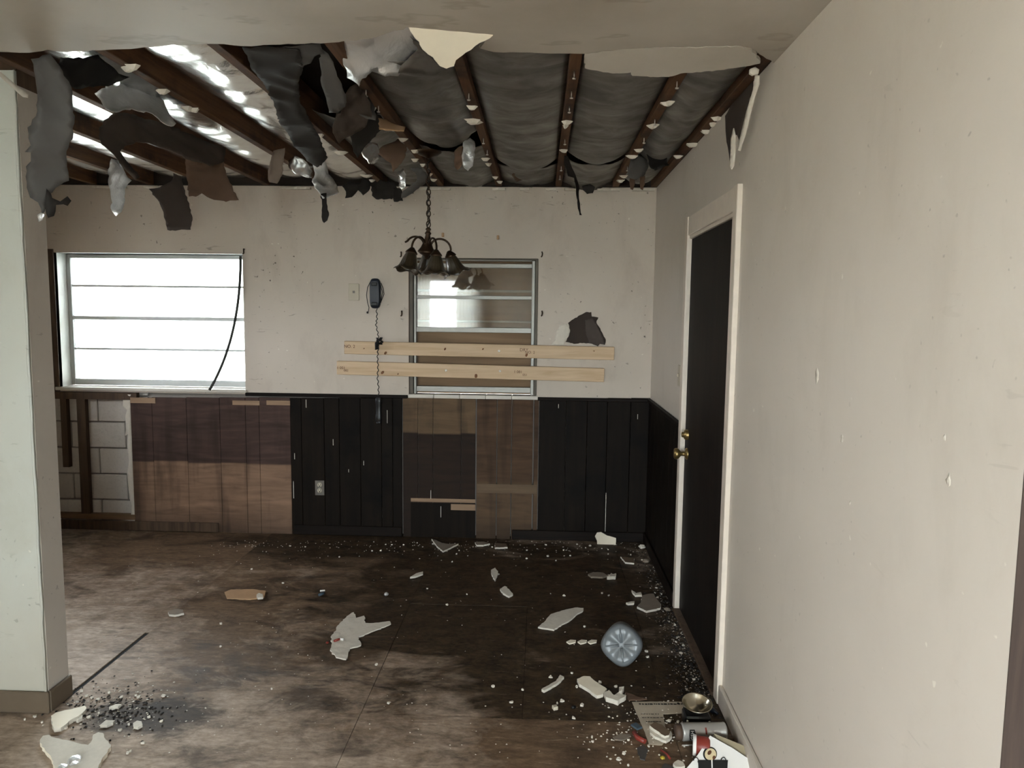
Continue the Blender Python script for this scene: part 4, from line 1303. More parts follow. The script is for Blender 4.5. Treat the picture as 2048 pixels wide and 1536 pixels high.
# ------------------------------------------------------------------ chandelier
cp = plane_pt(857, 303, (0, 0, H), V((0, 0, 1)))
CX, CY = cp.x, cp.y
ch = thing('chandelier', (CX, CY, 1.78), 'bronze five arm chandelier with four smoked glass bell shades hanging by a chain', 'chandelier')
MB().lathe([(.0, -.038), (.012, -.036), (.02, -.028), (.050, -.018), (.070, -.004), (.070, .0)], Matrix.Translation((CX, CY, H)), 24).build('canopy', M_bronze, ch)
Zp = lambda v: AT(857, v, CY).z
zt_, zb_ = Zp(314), Zp(454)
mb = MB()
n = 13
Lk = (zt_ - zb_) / n
for i in range(n):
    zc = zt_ - (i + .5) * Lk
    a = (i % 2) * PI / 2 + .5
    lp = []
    for k in range(13):
        th = 2 * PI * k / 12
        lp.append(V((CX + math.cos(a) * .011 * math.cos(th), CY + math.sin(a) * .011 * math.cos(th), zc + Lk * .62 * math.sin(th))))
    mb.tube(lp, .0032, 6, False)
mb.build('chain', M_bronze, ch)
wire = [V((CX + .008 * math.sin(i * .9), CY + .008 * math.cos(i * .9), zt_ + (zb_ - zt_) * i / 40)) for i in range(41)]
MB().tube(wire, .0035, 6).build('lamp_wire', M_blkpl, ch)
tilt = Matrix.Translation((CX, CY, zb_)) @ Matrix.Rotation(math.radians(5), 4, 'Y') @ Matrix.Rotation(math.radians(5), 4, 'X')
sc_ = CY / FPX
MB().lathe([(.0, .0), (.006, -.002), (.012, -.006), (.016, -.014), (.010, -.020), (.014, -.028), (.019, -.034), (.013, -.042), (.016, -.060), (.024, -.085), (.034, -.110), (.046, -.126), (.050, -.134), (.034, -.146), (.014, -.156), (.010, -.170), (.0, -.174)],
           tilt, 20).build('hub', M_bronze, ch)
R_ = .130
zN = (Zp(502) - zb_)
for k, ang in enumerate((14, -58, -118, 162, 96)):
    a = math.radians(ang)
    d = V((math.cos(a), math.sin(a), 0))
    ztop = -.028
    pts = []
    for i in range(17):
        t = i / 16                                   # out of the hub, up in a round arc and down to the socket
        r = .075 - .055 * math.cos(PI * t)
        z = -.100 + .050 * math.sin(PI * t) - .014 * t
        pts.append(tilt @ (d * r + V((0, 0, z))))
    if k == 3:
        MB().tube(pts[:14] + [pts[13] + (pts[13] - pts[12]) * .9 + d * .008], .0058, 8).build('arm', M_bronze, ch)
        continue
    arm = MB().tube(pts, .0058, 8).build('arm', M_bronze, ch)
    end = d * R_ + V((0, 0, -.142))
    out_ = math.radians((24, 4, 14, 0, 8)[k])
    ax = V((0, 0, 1))
    rot = Matrix.Rotation(-out_, 4, V((0, 0, 1)).cross(d))
    T = tilt @ Matrix.Translation(end) @ rot
    MB().lathe([(.0, .030), (.010, .028), (.020, .016), (.030, .004), (.033, -.004), (.026, -.006), (.024, -.002)], T, 20).build('shade_holder', M_bronze, arm)
    prof = [(.024, .0), (.030, -.012), (.037, -.030), (.042, -.050), (.047, -.068), (.056, -.084), (.074, -.097), (.072, -.098), (.054, -.085), (.045, -.069), (.040, -.050), (.035, -.030), (.028, -.012), (.022, -.001)]
    idx = {i: (i if i < 7 else 13 - i) / 6 for i in range(14)}
    MB().lathe(prof, T, 60, lambda th, i: (1 + .022 * math.cos(20 * th) + .05 * idx[i] ** 3 * math.cos(5 * th), -.008 * idx[i] ** 3 * math.cos(5 * th + .8))).build('shade', M_shade, ch)

# ------------------------------------------------------------------ fittings on the back wall
jack = thing('wall_jack', BW(708, 602), 'cream phone jack plate left of the navy wall phone', 'wall plate')
a, b = BW(697, 567), BW(719, 601)
MB().box((a.x, B - .007, b.z), (b.x, B - .0005, a.z), bev=.003).build('plate', M_ivory, jack)
c = BW(708, 584)
MB().box((c.x - .008, B - .0085, c.z - .008), (c.x + .008, B - .0065, c.z + .008)).build('socket', M_greypl, jack)
outl = thing('power_outlet', BW(640, 990), 'grey outlet plate with two ivory sockets low on the dark panelling', 'outlet')
a, b = BW(631, 960), BW(650, 990)
MB().box((a.x, B - .014, b.z), (b.x, B - .0085, a.z), bev=.002).build('plate', M_greypl, outl)
for v in (969, 980):
    c = BW(640.5, v)
    s_ = MB()
    s_.lathe([(.017, .0), (.0168, .003), (.0, .0032)], Matrix.Translation((c.x, B - .0142, c.z)) @ Matrix.Rotation(PI / 2, 4, 'X'), 18)
    s_ = s_.build('receptacle', M_ivory, outl)
    MB().box((c.x - .009, B - .0186, c.z), (c.x - .006, B - .0172, c.z + .010)).box((c.x + .006, B - .0186, c.z), (c.x + .009, B - .0172, c.z + .010)).box((c.x - .003, B - .0186, c.z - .012), (c.x + .003, B - .0172, c.z - .004)).build('slots', M_blkpl, s_)

ph = thing('wall_phone', BW(751, 617), 'navy wall phone with its black handset dangling by a long coiled cord', 'telephone')
mb = MB()
pts_, prof_ = [], []
zc0, zc1 = BW(751, 557).z, BW(752, 617).z
xc = BW(751.5, 587).x
hw = .037
outline = []
for i in range(24):
    th = 2 * PI * i / 24
    cx_ = hw * math.copysign(abs(math.cos(th)) ** .6, math.cos(th))
    sz = math.sin(th)
    cz_ = (zc0 - zc1) / 2 * math.copysign(abs(sz) ** .45, sz)
    outline.append((cx_, cz_))
zm = (zc0 + zc1) / 2
for dpt, s_ in ((.0, 1.0), (.024, 1.0), (.034, .94), (.038, .80)):
    for (x, z) in outline:
        mb.v.append(V((xc + x * s_, B - .001 - dpt, zm + z * s_)))
for L in range(3):
    for i in range(24):
        a0, a1 = L * 24 + i, L * 24 + (i + 1) % 24
        mb.face((a0, a1, a1 + 24, a0 + 24), True)
mb.face([72 + i for i in range(24)]); mb.face([i for i in range(24)][::-1])
mb.build('phone_base', M_navy, ph)
MB().box((xc - .020, B - .046, zm + .052), (xc + .020, B - .036, zm + .075), bev=.004).build('earpiece_cradle', M_blkpl, ph)
MB().box((xc - .020, B - .044, zm - .085), (xc + .020, B - .036, zm - .060), bev=.004).build('mouthpiece_cradle', M_blkpl, ph)
# stray wire loops
for q in ([(741, 563), (735, 575), (733, 590), (735, 605), (738, 615), (737, 622), (735, 625)], [(762, 566), (766, 576), (768, 588), (764, 598), (761, 606)], [(761, 570), (765, 585), (762, 600)]):
    MB().tube([AT(u, v, B - .015) for u, v in q], .0025, 6).build('wire_loop', M_blkpl, ph)
MB().lathe([(.0, .008), (.007, .005), (.007, -.005), (.0, -.008)], Matrix.Translation(AT(735, 625, B - .015)), 10).build('wire_plug', M_blkpl, ph)
path = []
kp = [(753, 617), (754, 636), (752, 650), (756, 668), (757, 682), (756, 698), (755, 715), (756, 735), (755, 755), (757, 775), (757, 795)]
for i in range(len(kp) - 1):
    for k in range(9):
        t = k / 9
        u, v = kp[i][0] + (kp[i + 1][0] - kp[i][0]) * t, kp[i][1] + (kp[i + 1][1] - kp[i][1]) * t
        path.append(AT(u, v, B - .060))
th = [i * 1.25 for i in range(len(path))]
path = [p + V((.0042 * math.cos(a), .0042 * math.sin(a), 0)) for p, a in zip(path, th)]
MB().tube(path, .0030, 6).build('coiled_cord', M_blkpl, ph)
kn = MB()
c0 = AT(757, 681, B - .062)
kpth = [c0 + V((.026 * math.sin(i * .37) * (1 - i / 240) + .004, .018 * math.cos(i * .61), .020 * math.sin(i * .23 + 1) - .00010 * i)) for i in range(120)]
kn.tube(kpth, .003, 6)
c1 = AT(754, 692, B - .062)
kn.tube([c1 + V((.013 * math.cos(i * .8), .013 * math.sin(i * .8), .022 - i * .0009)) for i in range(52)], .003, 6).build('cord_tangle', M_blkpl, ph)
hs = MB()
for (zz_, rx_, ry_) in ():
    pass
top, bot = AT(757, 795, B - .05).z, AT(757, 847, B - .05).z
hx = AT(757, 820, B - .05).x
hp = [(.0, .016, .010), (.008, .022, .015), (.03, .022, .017), (.05, .019, .013), (.11, .018, .012), (.13, .022, .017), (.165, .023, .018), (top - bot, .014, .010)]
n0 = 16
for (dz_, ax_, ay_) in hp:
    for i in range(n0):
        t = 2 * PI * i / n0
        hs.v.append(V((hx + ax_ * math.copysign(abs(math.cos(t)) ** .6, math.cos(t)), B - .045 - ay_ * math.copysign(abs(math.sin(t)) ** .6, math.sin(t)), top - dz_)))
for L in range(len(hp) - 1):
    for i in range(n0):
        a0, a1 = L * n0 + i, L * n0 + (i + 1) % n0
        hs.face((a0, a1, a1 + n0, a0 + n0), True)
hs.face(range(n0)); hs.face([(len(hp) - 1) * n0 + i for i in range(n0)][::-1])
hs.build('handset', M_blkpl, ph)


def text(s, loc, size, mat, parent, rot=(PI / 2, 0, 0), ext=.0003, name='grade_stamp'):
    cu = bpy.data.curves.new(name, 'FONT')
    cu.body = s
    cu.size = size
    cu.extrude = ext
    cu.align_x = 'CENTER'; cu.align_y = 'CENTER'
    tmp = bpy.data.objects.new(name, cu)
    COL.objects.link(tmp)
    dg = bpy.context.evaluated_depsgraph_get()
    me = bpy.data.meshes.new_from_object(tmp.evaluated_get(dg))
    bpy.data.objects.remove(tmp)
    me.materials.clear(); me.materials.append(mat)
    o = bpy.data.objects.new(name, me)
    o.rotation_euler = rot
    COL.objects.link(o)
    o.parent = parent
    o.location = V(loc) - wl(parent)
    return o


def lumber(tl, tr_, bl_, label, stamps, knots, screws):
    th = .038
    y1 = B - .001
    yf = y1 - th
    a, b, c = AT(*tl, yf), AT(*tr_, yf), AT(*bl_, yf)
    L = (V((b.x, 0, b.z)) - V((a.x, 0, a.z))).length
    hgt = a.z - c.z
    ang = math.atan2(b.z - a.z, b.x - a.x)
    ctr = V(((a.x + b.x) / 2 + .0, (yf + y1) / 2, (a.z + b.z) / 2 - hgt / 2))
    root = thing('lumber_board', ctr, label, 'board')
    R = Matrix.Rotation(-ang, 3, 'Y')
    MB().box(ctr - V((L / 2, th / 2, hgt / 2)), ctr + V((L / 2, th / 2, hgt / 2)), R, ctr, .003).build('plank', M_lumber, root, origin=ctr)
    def on(u, v, d=.0):
        return AT(u, v, yf - d)
    for s_, u, v, sz in stamps:
        text(s_, on(u, v, .0006), sz, M_brink, root, (PI / 2, -ang, 0))
    for u, v, r in knots:
        p = on(u, v, .0)
        MB().lathe([(r, .0), (r * .9, .0008), (.0, .0009)], Matrix.Translation(p) @ Matrix.Rotation(PI / 2, 4, 'X'), 12, lambda t, i: 1 + .25 * math.cos(2 * t + u)).build('knot', M_knot, root)
    for u, v in screws:
        MB().lathe([(.0085, -.001), (.0085, .002), (.004, .0035), (.003, .001), (.0, .001)], Matrix.Translation(on(u, v)) @ Matrix.Rotation(PI / 2, 4, 'X'), 14).build('screw', M_screw, root)
    return root


lumber((688, 682), (1229, 694), (687, 708), 'upper pale pine board nailed across the boarded window', [('NO. 2', 699, 693, .030), ('DRY', 1048, 700, .030), ('NO. 2', 1060, 705, .026)],
       [(771, 706, .010), (890, 698, .008), (966, 698, .006), (1053, 710, .010), (728, 697, .004), (1188, 702, .004)], [(998, 702)])
lumber((673, 722), (1209, 737), (672, 749), 'lower pale pine board nailed across the boarded window', [('1 051', 682, 736, .026), ('082', 692, 741, .022), ('1 081', 1036, 744, .026), ('051', 1050, 750, .022)],
       [(765, 745, .011), (796, 748, .005), (952, 752, .012), (891, 741, .006)], [(892, 741), (1000, 742)])

# small wall bits: hooks, holes
for (u, v, lab) in ((1084, 508, 'dark bent hook above the top right corner of the boarded window'), (803, 508, 'dark bent hook above the top left corner of the boarded window'),
                    (804, 626, 'small dark hook low on the left side of the boarded window'), (1084, 626, 'small dark hook low on the right side of the boarded window'),
                    (489, 502, 'rusty hook at the top right corner of the bright window')):
    p = BW(u, v)
    o = MB().tube([p + V((0, .004, .012)), p + V((0, -.016, .012)), p + V((.003, -.022, 0)), p + V((.0, -.014, -.016)), p + V((-.004, -.020, -.020))], .005, 7).build('curtain_hook', M_bronze)
    tag(o, lab, 'hook')
for (u, v, lab) in ((886, 470, 'tan anchor stub on the back wall above the boarded window, left one'), (996, 475, 'tan anchor stub on the back wall above the boarded window, right one')):
    p = BW(u, v)
    o = MB().box(p - V((.008, .012, .014)), p + V((.008, -.0005, .014)), bev=.002).build('wall_anchor', M_tan)
    tag(o, lab, 'wall anchor')

# ------------------------------------------------------------------ debris on the floor
def chunk(label, px, mat, z=.001, thick=.011, tilt=(0, 0), name='drywall_piece', cat='drywall piece', sp=.03, jag=.003, amp=.002, seed=1, sidemat=None, group=None, lift=0.0):
    pts = [FL(u, v, z + thick) for u, v in px]
    cx_ = sum(p.x for p in pts) / len(pts); cy_ = sum(p.y for p in pts) / len(pts)
    cf = crumple(amp, 14, seed) if amp else None

    def to3d(x, y, d):
        return V((x, y, z + thick + d + lift + max(0, (x - cx_) * tilt[0] + (y - cy_) * tilt[1])))
    mb = sheet([(p.x, p.y) for p in pts], sp, to3d, thick, jag, (lambda x, y: max(cf(x, y), -thick * .0)) if cf else None, seed=seed, bsp=.014, smooth=False)
    o = mb.build(name, mat)
    if sidemat:
        o.data.materials.append(sidemat)
        for p in o.data.polygons:
            if abs(p.normal.z) < .6:
                p.material_index = 1
    return tag(o, label, cat, group)


M_greyd = simple('grey_drywall_back', srgb(128, 116, 102), .85, 0, .15, 20, .2)
M_browd = simple('brown_drywall_back', srgb(104, 86, 68), .85, 0, .15, 20, .2)
chunk('large ragged white drywall sheet in the middle of the stained floor', [(700, 1228), (708, 1224), (712, 1236), (728, 1231), (731, 1246), (746, 1246), (779, 1242), (782, 1247), (742, 1264), (716, 1274), (722, 1290), (700, 1296), (692, 1318), (672, 1314), (660, 1300), (664, 1270), (680, 1246)], M_gyp, sp=.03, jag=.005, amp=.004, seed=2, thick=.006)
chunk('white leaf shaped drywall piece up and left of the plastic jug', [(1076, 1254), (1092, 1240), (1102, 1228), (1128, 1220), (1150, 1215), (1167, 1216), (1165, 1222), (1155, 1227), (1140, 1240), (1124, 1248), (1108, 1259)], M_gyp, jag=.003, seed=3, thick=.008)
chunk('triangular grey drywall piece near the back wall right of the middle', [(863, 1078), (872, 1080), (884, 1086), (900, 1088), (917, 1087), (903, 1094), (886, 1102), (876, 1094)], M_greyd, sidemat=M_gyp, seed=4)
chunk('small grey drywall shard near the back wall beside the triangular piece', [(950, 1084), (968, 1083), (980, 1087), (966, 1090), (954, 1090)], M_greyd, sidemat=M_gyp, seed=5)
chunk('tiny white edged drywall square near the back wall', [(990, 1086), (1012, 1087), (1015, 1094), (990, 1095)], M_browd, sidemat=M_gyp, seed=6)
chunk('brown square drywall piece with white edge near the far right corner', [(1241, 1113), (1254, 1114), (1269, 1117), (1268, 1126), (1250, 1124)], M_browd, sidemat=M_gyp, seed=7)
chunk('flat grey drywall piece with white chip in the far right floor', [(1176, 1148), (1186, 1144), (1206, 1145), (1216, 1151), (1205, 1154), (1182, 1153)], M_greyd, sidemat=M_greyd, seed=8)
chunk('white jagged chip at the end of the flat grey piece', [(1214, 1153), (1222, 1146), (1226, 1148), (1232, 1147), (1231, 1153)], M_gyp, sp=.012, seed=9, thick=.02)
chunk('grey pentagon drywall piece on the floor beside the far door casing', [(1284, 1191), (1296, 1188), (1307, 1187), (1313, 1198), (1322, 1208), (1320, 1216), (1293, 1222), (1274, 1213), (1282, 1205)], M_greyd, sidemat=M_gyp, seed=10, thick=.012)
chunk('white crooked chip left of the grey pentagon piece', [(1263, 1180), (1272, 1186), (1282, 1184), (1284, 1190), (1270, 1190)], M_gyp, sp=.012, seed=11, thick=.012)
chunk('pale thin shard left of the grey pentagon piece', [(1252, 1205), (1262, 1203), (1269, 1203), (1268, 1206), (1256, 1207)], M_gyp, sp=.012, jag=.001, seed=12)
chunk('cream drywall slab lying below the plastic jug', [(1154, 1358), (1168, 1352), (1180, 1353), (1190, 1362), (1214, 1378), (1206, 1388), (1194, 1391), (1176, 1378), (1158, 1368)], M_face, sidemat=M_gyp, seed=13, thick=.014, jag=.002)
chunk('white crumbled gypsum at the end of the cream slab', [(1208, 1384), (1218, 1380), (1228, 1390), (1240, 1384), (1238, 1374), (1248, 1376), (1244, 1388), (1252, 1392), (1236, 1402), (1226, 1398), (1212, 1394)], M_gyp, sp=.014, seed=14, thick=.020, amp=.010)
chunk('long thin bent white sliver left of the cream slab', [(1083, 1378), (1098, 1370), (1112, 1362), (1120, 1350), (1128, 1354), (1118, 1364), (1102, 1374), (1088, 1381)], M_gyp, sp=.014, seed=15, jag=.002)
for k, (u, lab) in enumerate(((1143, 'leftmost'), (1165, 'middle'), (1185, 'rightmost'))):
    chunk('%s of three small pale slivers lying in a row left of the jug' % lab, [(u - 10, 1283), (u - 2, 1279), (u + 9, 1280), (u + 8, 1284), (u - 4, 1287)], M_face, sp=.012, jag=.002, seed=16 + k, thick=.006)
chunk('brown cardboard triangle below the cream slab', [(1250, 1384), (1272, 1392), (1294, 1398), (1280, 1400), (1258, 1400)], M_kraft, seed=20, name='cardboard_piece', cat='cardboard', thick=.004)
chunk('flat brown cardboard strip at the left of the stained floor', [(449, 1184), (462, 1179), (505, 1178), (532, 1182), (528, 1194), (500, 1198), (454, 1196)], M_tan, seed=21, name='cardboard_piece', cat='cardboard', thick=.006, jag=.002)
chunk('white chip sitting on the brown cardboard strip', [(513, 1190), (518, 1186), (526, 1188), (526, 1194), (516, 1195)], M_gyp, z=.008, sp=.012, seed=22, thick=.012)
chunk('small grey chunk pale on one side left of the cardboard strip', [(336, 1224), (350, 1218), (366, 1219), (368, 1226), (350, 1230), (338, 1229)], M_greyd, sidemat=M_gyp, seed=23)
chunk('small white drop shaped chip in the dark middle floor', [(982, 1140), (990, 1135), (996, 1142), (994, 1152), (990, 1160), (984, 1150)], M_gyp, sp=.014, seed=24)
chunk('small grey and white chip pair right of centre', [(1000, 1178), (1010, 1172), (1018, 1178), (1026, 1188), (1018, 1192), (1006, 1186)], M_gyp, sp=.014, seed=25)
chunk('thin white sliver in the dark middle floor', [(820, 1154), (832, 1147), (846, 1143), (846, 1147), (830, 1153)], M_gyp, sp=.014, seed=26, jag=.001)
chunk('cream wedge of drywall on the floor by the left stub wall', [(102, 1432), (112, 1425), (150, 1416), (170, 1411), (173, 1416), (164, 1427), (146, 1438), (122, 1455), (108, 1457), (105, 1444)], M_face, sidemat=M_gyp, seed=27, thick=.016, jag=.003)
chunk('large white forked drywall piece at the bottom left', [(80, 1480), (86, 1472), (98, 1470), (112, 1476), (140, 1481), (176, 1490), (182, 1484), (186, 1470), (196, 1465), (206, 1466), (212, 1480), (222, 1490), (215, 1505), (203, 1520), (190, 1545), (160, 1575), (130, 1575), (112, 1540), (98, 1508), (84, 1494)], M_gyp, sidemat=M_face, seed=28, thick=.016, jag=.003)
chunk('white disc shaped chip right of the cream wedge', [(266, 1446), (274, 1441), (283, 1443), (285, 1449), (276, 1454), (267, 1452)], M_gyp, sp=.014, seed=29, jag=.001)
chunk('white leaf shaped chip among the dark rubbish at the left', [(200, 1450), (212, 1440), (230, 1440), (226, 1445), (214, 1450)], M_gyp, sp=.014, seed=30, jag=.002)
chunk('thin white chip above the leaf shaped chip at the left', [(218, 1414), (232, 1408), (243, 1408), (236, 1413), (224, 1416)], M_gyp, sp=.014, seed=31, jag=.001)
chunk('pale chip lying against the bottom of the cream wedge', [(152, 1440), (158, 1432), (165, 1430), (165, 1436), (156, 1441)], M_gyp, sp=.014, seed=32, jag=.001)
# standing shard against the back baseboard
Ps = PL((1196, 1092, B - .09), (1232, 1092, B - .09), (1212, 1066, B - .03))
mb = sheet([Ps.p2(*q) for q in [(1190, 1072), (1194, 1065), (1202, 1064), (1214, 1071), (1232, 1076), (1231, 1092), (1214, 1091), (1202, 1093), (1195, 1091), (1194, 1080)]], .03, Ps.to3d, .011, .002, None, seed=33, bsp=.02, smooth=False)
tag(mb.build('drywall_piece', M_face), 'pale drywall shard leaning upright against the back baseboard at the right', 'drywall piece')

# plastic jug lying on its side, its base towards us
jc = FL(1246, 1333)
jug = thing('plastic_jug', (jc.x, jc.y + .06, 0), 'translucent milky plastic jug lying with its square base facing us', 'jug')
Rr = Matrix.Rotation(math.radians(-8), 4, 'Z') @ Matrix.Rotation(math.radians(-110), 4, 'X') @ Matrix.Rotation(math.radians(38), 4, 'Z')
mb = MB()
n0 = 64
def sq(t, r, e):
    c_, s_ = math.cos(t), math.sin(t)
    k = (abs(c_) ** e + abs(s_) ** e) ** (-1 / e)
    return r * k * c_, r * k * s_
sec = [(.004, .016, 2.1), (.020, .011, 2.1), (.045, .005, 2.3), (.060, .001, 2.5), (.071, .005, 2.7), (.079, .016, 2.8), (.083, .04, 2.9), (.083, .15, 2.9), (.078, .17, 2.8), (.062, .20, 2.5), (.040, .225, 2.3), (.022, .238, 2), (.020, .255, 2), (.0, .256, 2)]
for (r, h, e) in sec:
    for i in range(n0):
        t = 2 * PI * i / n0
        x, y = sq(t, r, e)
        dz = 0
        if h < .012:
            dz = .006 * max(0, math.cos(4 * t)) * min(1, r / .05)
        mb.v.append(V((x, y, h + dz)))
for L in range(len(sec) - 1):
    for i in range(n0):
        a0, a1 = L * n0 + i, L * n0 + (i + 1) % n0
        mb.face((a0, a1, a1 + n0, a0 + n0), True)
mb.face([i for i in range(n0)][::-1], True)
base_c = FL(1243, 1291, .092)
pts = [Rr @ p for p in mb.v]
mz = min(p.z for p in pts)
b_ = plane_pt(1243, 1291, (0, 0, -mz + .001 + (Rr @ V((0, 0, 0))).z), V((0, 0, 1)))
mb.v = [p + V((b_.x, b_.y, -mz + .001)) for p in pts]
jug.location = (b_.x, b_.y + .08, 0)
mb.build('jug_body', M_jug, jug)
rb = MB()
for k in range(4):
    a = k * PI / 2 + PI / 4
    p0 = Rr @ V((math.cos(a) * .012, math.sin(a) * .012, .009)) + V((b_.x, b_.y, -mz))
    p1 = Rr @ V((math.cos(a) * .072, math.sin(a) * .072, .001)) + V((b_.x, b_.y, -mz))
    rb.tube([p0, p0.lerp(p1, .5), p1], [.006, .005, .003], 8)
rb.build('base_ribs', M_jug, jug)
cpm = Matrix.Translation((b_.x, b_.y, -mz + .001)) @ Rr
MB().lathe([(.024, .236), (.025, .240), (.025, .262), (.022, .265), (.0, .265)], cpm, 24).build('jug_cap', M_blue, jug)

# sheet of old newspaper, L shaped where it is torn
nw = chunk('torn sheet of yellowed newspaper under the rubbish by the right wall', [(1264, 1404), (1300, 1403), (1384, 1404), (1376, 1414), (1368, 1426), (1326, 1428), (1330, 1450), (1338, 1476), (1324, 1490), (1298, 1488), (1288, 1460), (1272, 1424)],
           M_news, name='newspaper', cat='newspaper', thick=.002, sp=.03, jag=.001, amp=.001, seed=50)
rnd = random.Random(11)
ink = MB()
for k, (u0, u1, v) in enumerate(((1278, 1366, 1408), (1282, 1318, 1428), (1284, 1324, 1435), (1292, 1322, 1443))):
    u = u0
    while u < u1:
        w_ = rnd.uniform(2, 6)
        a = FL(u, v, .0045); b = FL(u + w_, v, .0045)
        hh = .009 if k == 0 else .004
        ink.box((a.x, a.y - hh * rnd.uniform(.3, .5), .0042), (b.x, a.y + hh * rnd.uniform(.3, .5), .0048))
        u += w_ + rnd.uniform(1, 3)
pr = ink.build('print', M_ink, nw, kind='stuff')
chunk('brown drywall chunk with white crumbling edge lying on the newspaper', [(1299, 1450), (1310, 1443), (1324, 1449), (1340, 1464), (1338, 1470), (1330, 1472), (1318, 1464), (1308, 1458)], M_browd, z=.004, sidemat=M_gyp, thick=.022, seed=51, sp=.02, amp=.003)
chunk('white crumbled edge in front of the brown chunk on the newspaper', [(1298, 1452), (1308, 1461), (1320, 1470), (1334, 1474), (1342, 1464), (1344, 1474), (1332, 1483), (1324, 1480), (1310, 1474), (1300, 1464)], M_gyp, z=.004, thick=.010, seed=52, sp=.016, amp=.004)

# steel bowl on a dark stand
bc = FL(1394, 1452)
bowl = thing('steel_bowl', (bc.x, bc.y, .0), 'shiny steel bowl on a dark stand by the right wall', 'bowl')
bz = .052
T = Matrix.Translation((bc.x + .0, bc.y + .02, bz)) @ Matrix.Rotation(math.radians(10), 4, 'X')
MB().lathe([(.0, .0), (.020, .0), (.036, .008), (.050, .024), (.056, .034), (.059, .036), (.057, .038), (.053, .034), (.047, .024), (.034, .011), (.018, .004), (.0, .004)], T, 40).build('bowl_shell', M_steel, bowl)
st = MB().box((bc.x - .050, bc.y - .02, .0), (bc.x + .050, bc.y + .055, .046), bev=.006).build('stand', M_blkpl, bowl)
for sx in (-.042, .042):
    MB().lathe([(.0, .003), (.005, .002), (.005, -.001), (.0, -.001)], Matrix.Translation((bc.x + sx, bc.y - .021, .03)) @ Matrix.Rotation(PI / 2, 4, 'X'), 8).build('stand_screw', M_screw, st)

# spray can lying along the wall
r_ = .033
p0, p1 = FL(1364, 1488, .0), FL(1462, 1492, .0)
p0, p1 = V((p0.x, p0.y + r_ * .7, r_ + .001)), V((min(p1.x, W - .05), p0.y + r_ * .7 + .012, r_ + .001))
ax = (p1 - p0)
Lc = ax.length
ax.normalize()
q = V((0, 0, 1)).rotation_difference(ax).to_matrix().to_4x4()
T = Matrix.Translation(p0) @ q
can = thing('spray_can', ((p0.x + p1.x) / 2, p0.y, 0), 'silver spray can with brown cap lying by the right wall', 'can')
MB().lathe([(.0, .0), (.028, .0), (.0315, .003), (r_, .006), (r_ - .001, .009), (r_ - .001, Lc - .008), (r_, Lc - .005), (.0315, Lc), (.026, Lc), (.0, Lc - .006)], T, 36).build('can_body', M_can, can)
MB().lathe([(.0, -.022), (.024, -.022), (.0275, -.019), (.0285, .001), (.0, .001)], T, 30).build('can_cap', M_capbr, can)
lb = MB()
side = ax.cross(V((0, 0, 1))).normalized()
if side.y > 0:
    side = -side
up_ = V((0, 0, 1))
def oncan(s, a, rr):
    return p0 + ax * s + (side * math.cos(a) + up_ * math.sin(a)) * rr
hexs = [(.022, -.45), (.020, .1), (.024, .75), (.042, .75), (.047, .1), (.045, -.45)]
nA = 8
for i in range(nA + 1):
    a = -.45 + 1.2 * i / nA
    t = (a + .45) / 1.2
    half = .0125 * (1 - .25 * abs(2 * t - 1))
    for s in (.034 - half, .034 + half):
        lb.v.append(oncan(s, a, r_ + .0006))
for i in range(nA):
    lb.face((2 * i, 2 * i + 1, 2 * i + 3, 2 * i + 2))
lbo = lb.build('label_patch', M_ink, can)
cc = oncan(.034, .18, r_ + .0016)
nrm = (side * math.cos(.18) + up_ * math.sin(.18)).normalized()
upv = (up_ * math.cos(.18) - side * math.sin(.18)).normalized()
RM = Matrix((upv, -ax, nrm)).transposed()
text('GSH', cc, .017, M_carton, can, RM.to_euler(), .0004, 'can_lettering')
rs = MB()
for i in range(5):
    a = .25 + .7 * i / 4
    for s in (.083, .089):
        rs.v.append(oncan(s, a, r_ + .0006))
for i in range(4):
    rs.face((2 * i, 2 * i + 1, 2 * i + 3, 2 * i + 2))
rs.build('red_mark', M_red, can)

# red tin with a pale lid, white carton with a printed lid and pot, beige box behind
rc = FL(1404, 1516)
tin = thing('red_tin', (rc.x, rc.y, 0), 'small red tin with a pale rim lying beside the white carton', 'tin')
T = Matrix.Translation((rc.x - .026, rc.y + .02, .036)) @ Matrix.Rotation(PI / 2, 4, 'Y') @ Matrix.Rotation(math.radians(12), 4, 'X')
MB().lathe([(.0, .004), (.030, .004), (.034, .008), (.034, .050), (.030, .056), (.0, .056)], T, 32).build('tin_body', M_red, tin)
MB().lathe([(.0, -.004), (.033, -.004), (.036, -.002), (.036, .007), (.033, .009), (.0, .009)], T, 32).build('tin_lid', M_carton, tin)
def solid(name, pts_top, thick, mat, parent=None):
    mb = MB()
    k = len(pts_top)
    n = (pts_top[1] - pts_top[0]).cross(pts_top[2] - pts_top[0]).normalized()
    if n.z < 0:
        n = -n
    mb.v = [p.copy() for p in pts_top] + [p - n * thick for p in pts_top]
    mb.face(range(k)); mb.face([k + i for i in range(k)][::-1])
    for i in range(k):
        j = (i + 1) % k
        mb.face((i, k + i, k + j, j))
    return mb.build(name, mat, parent), n


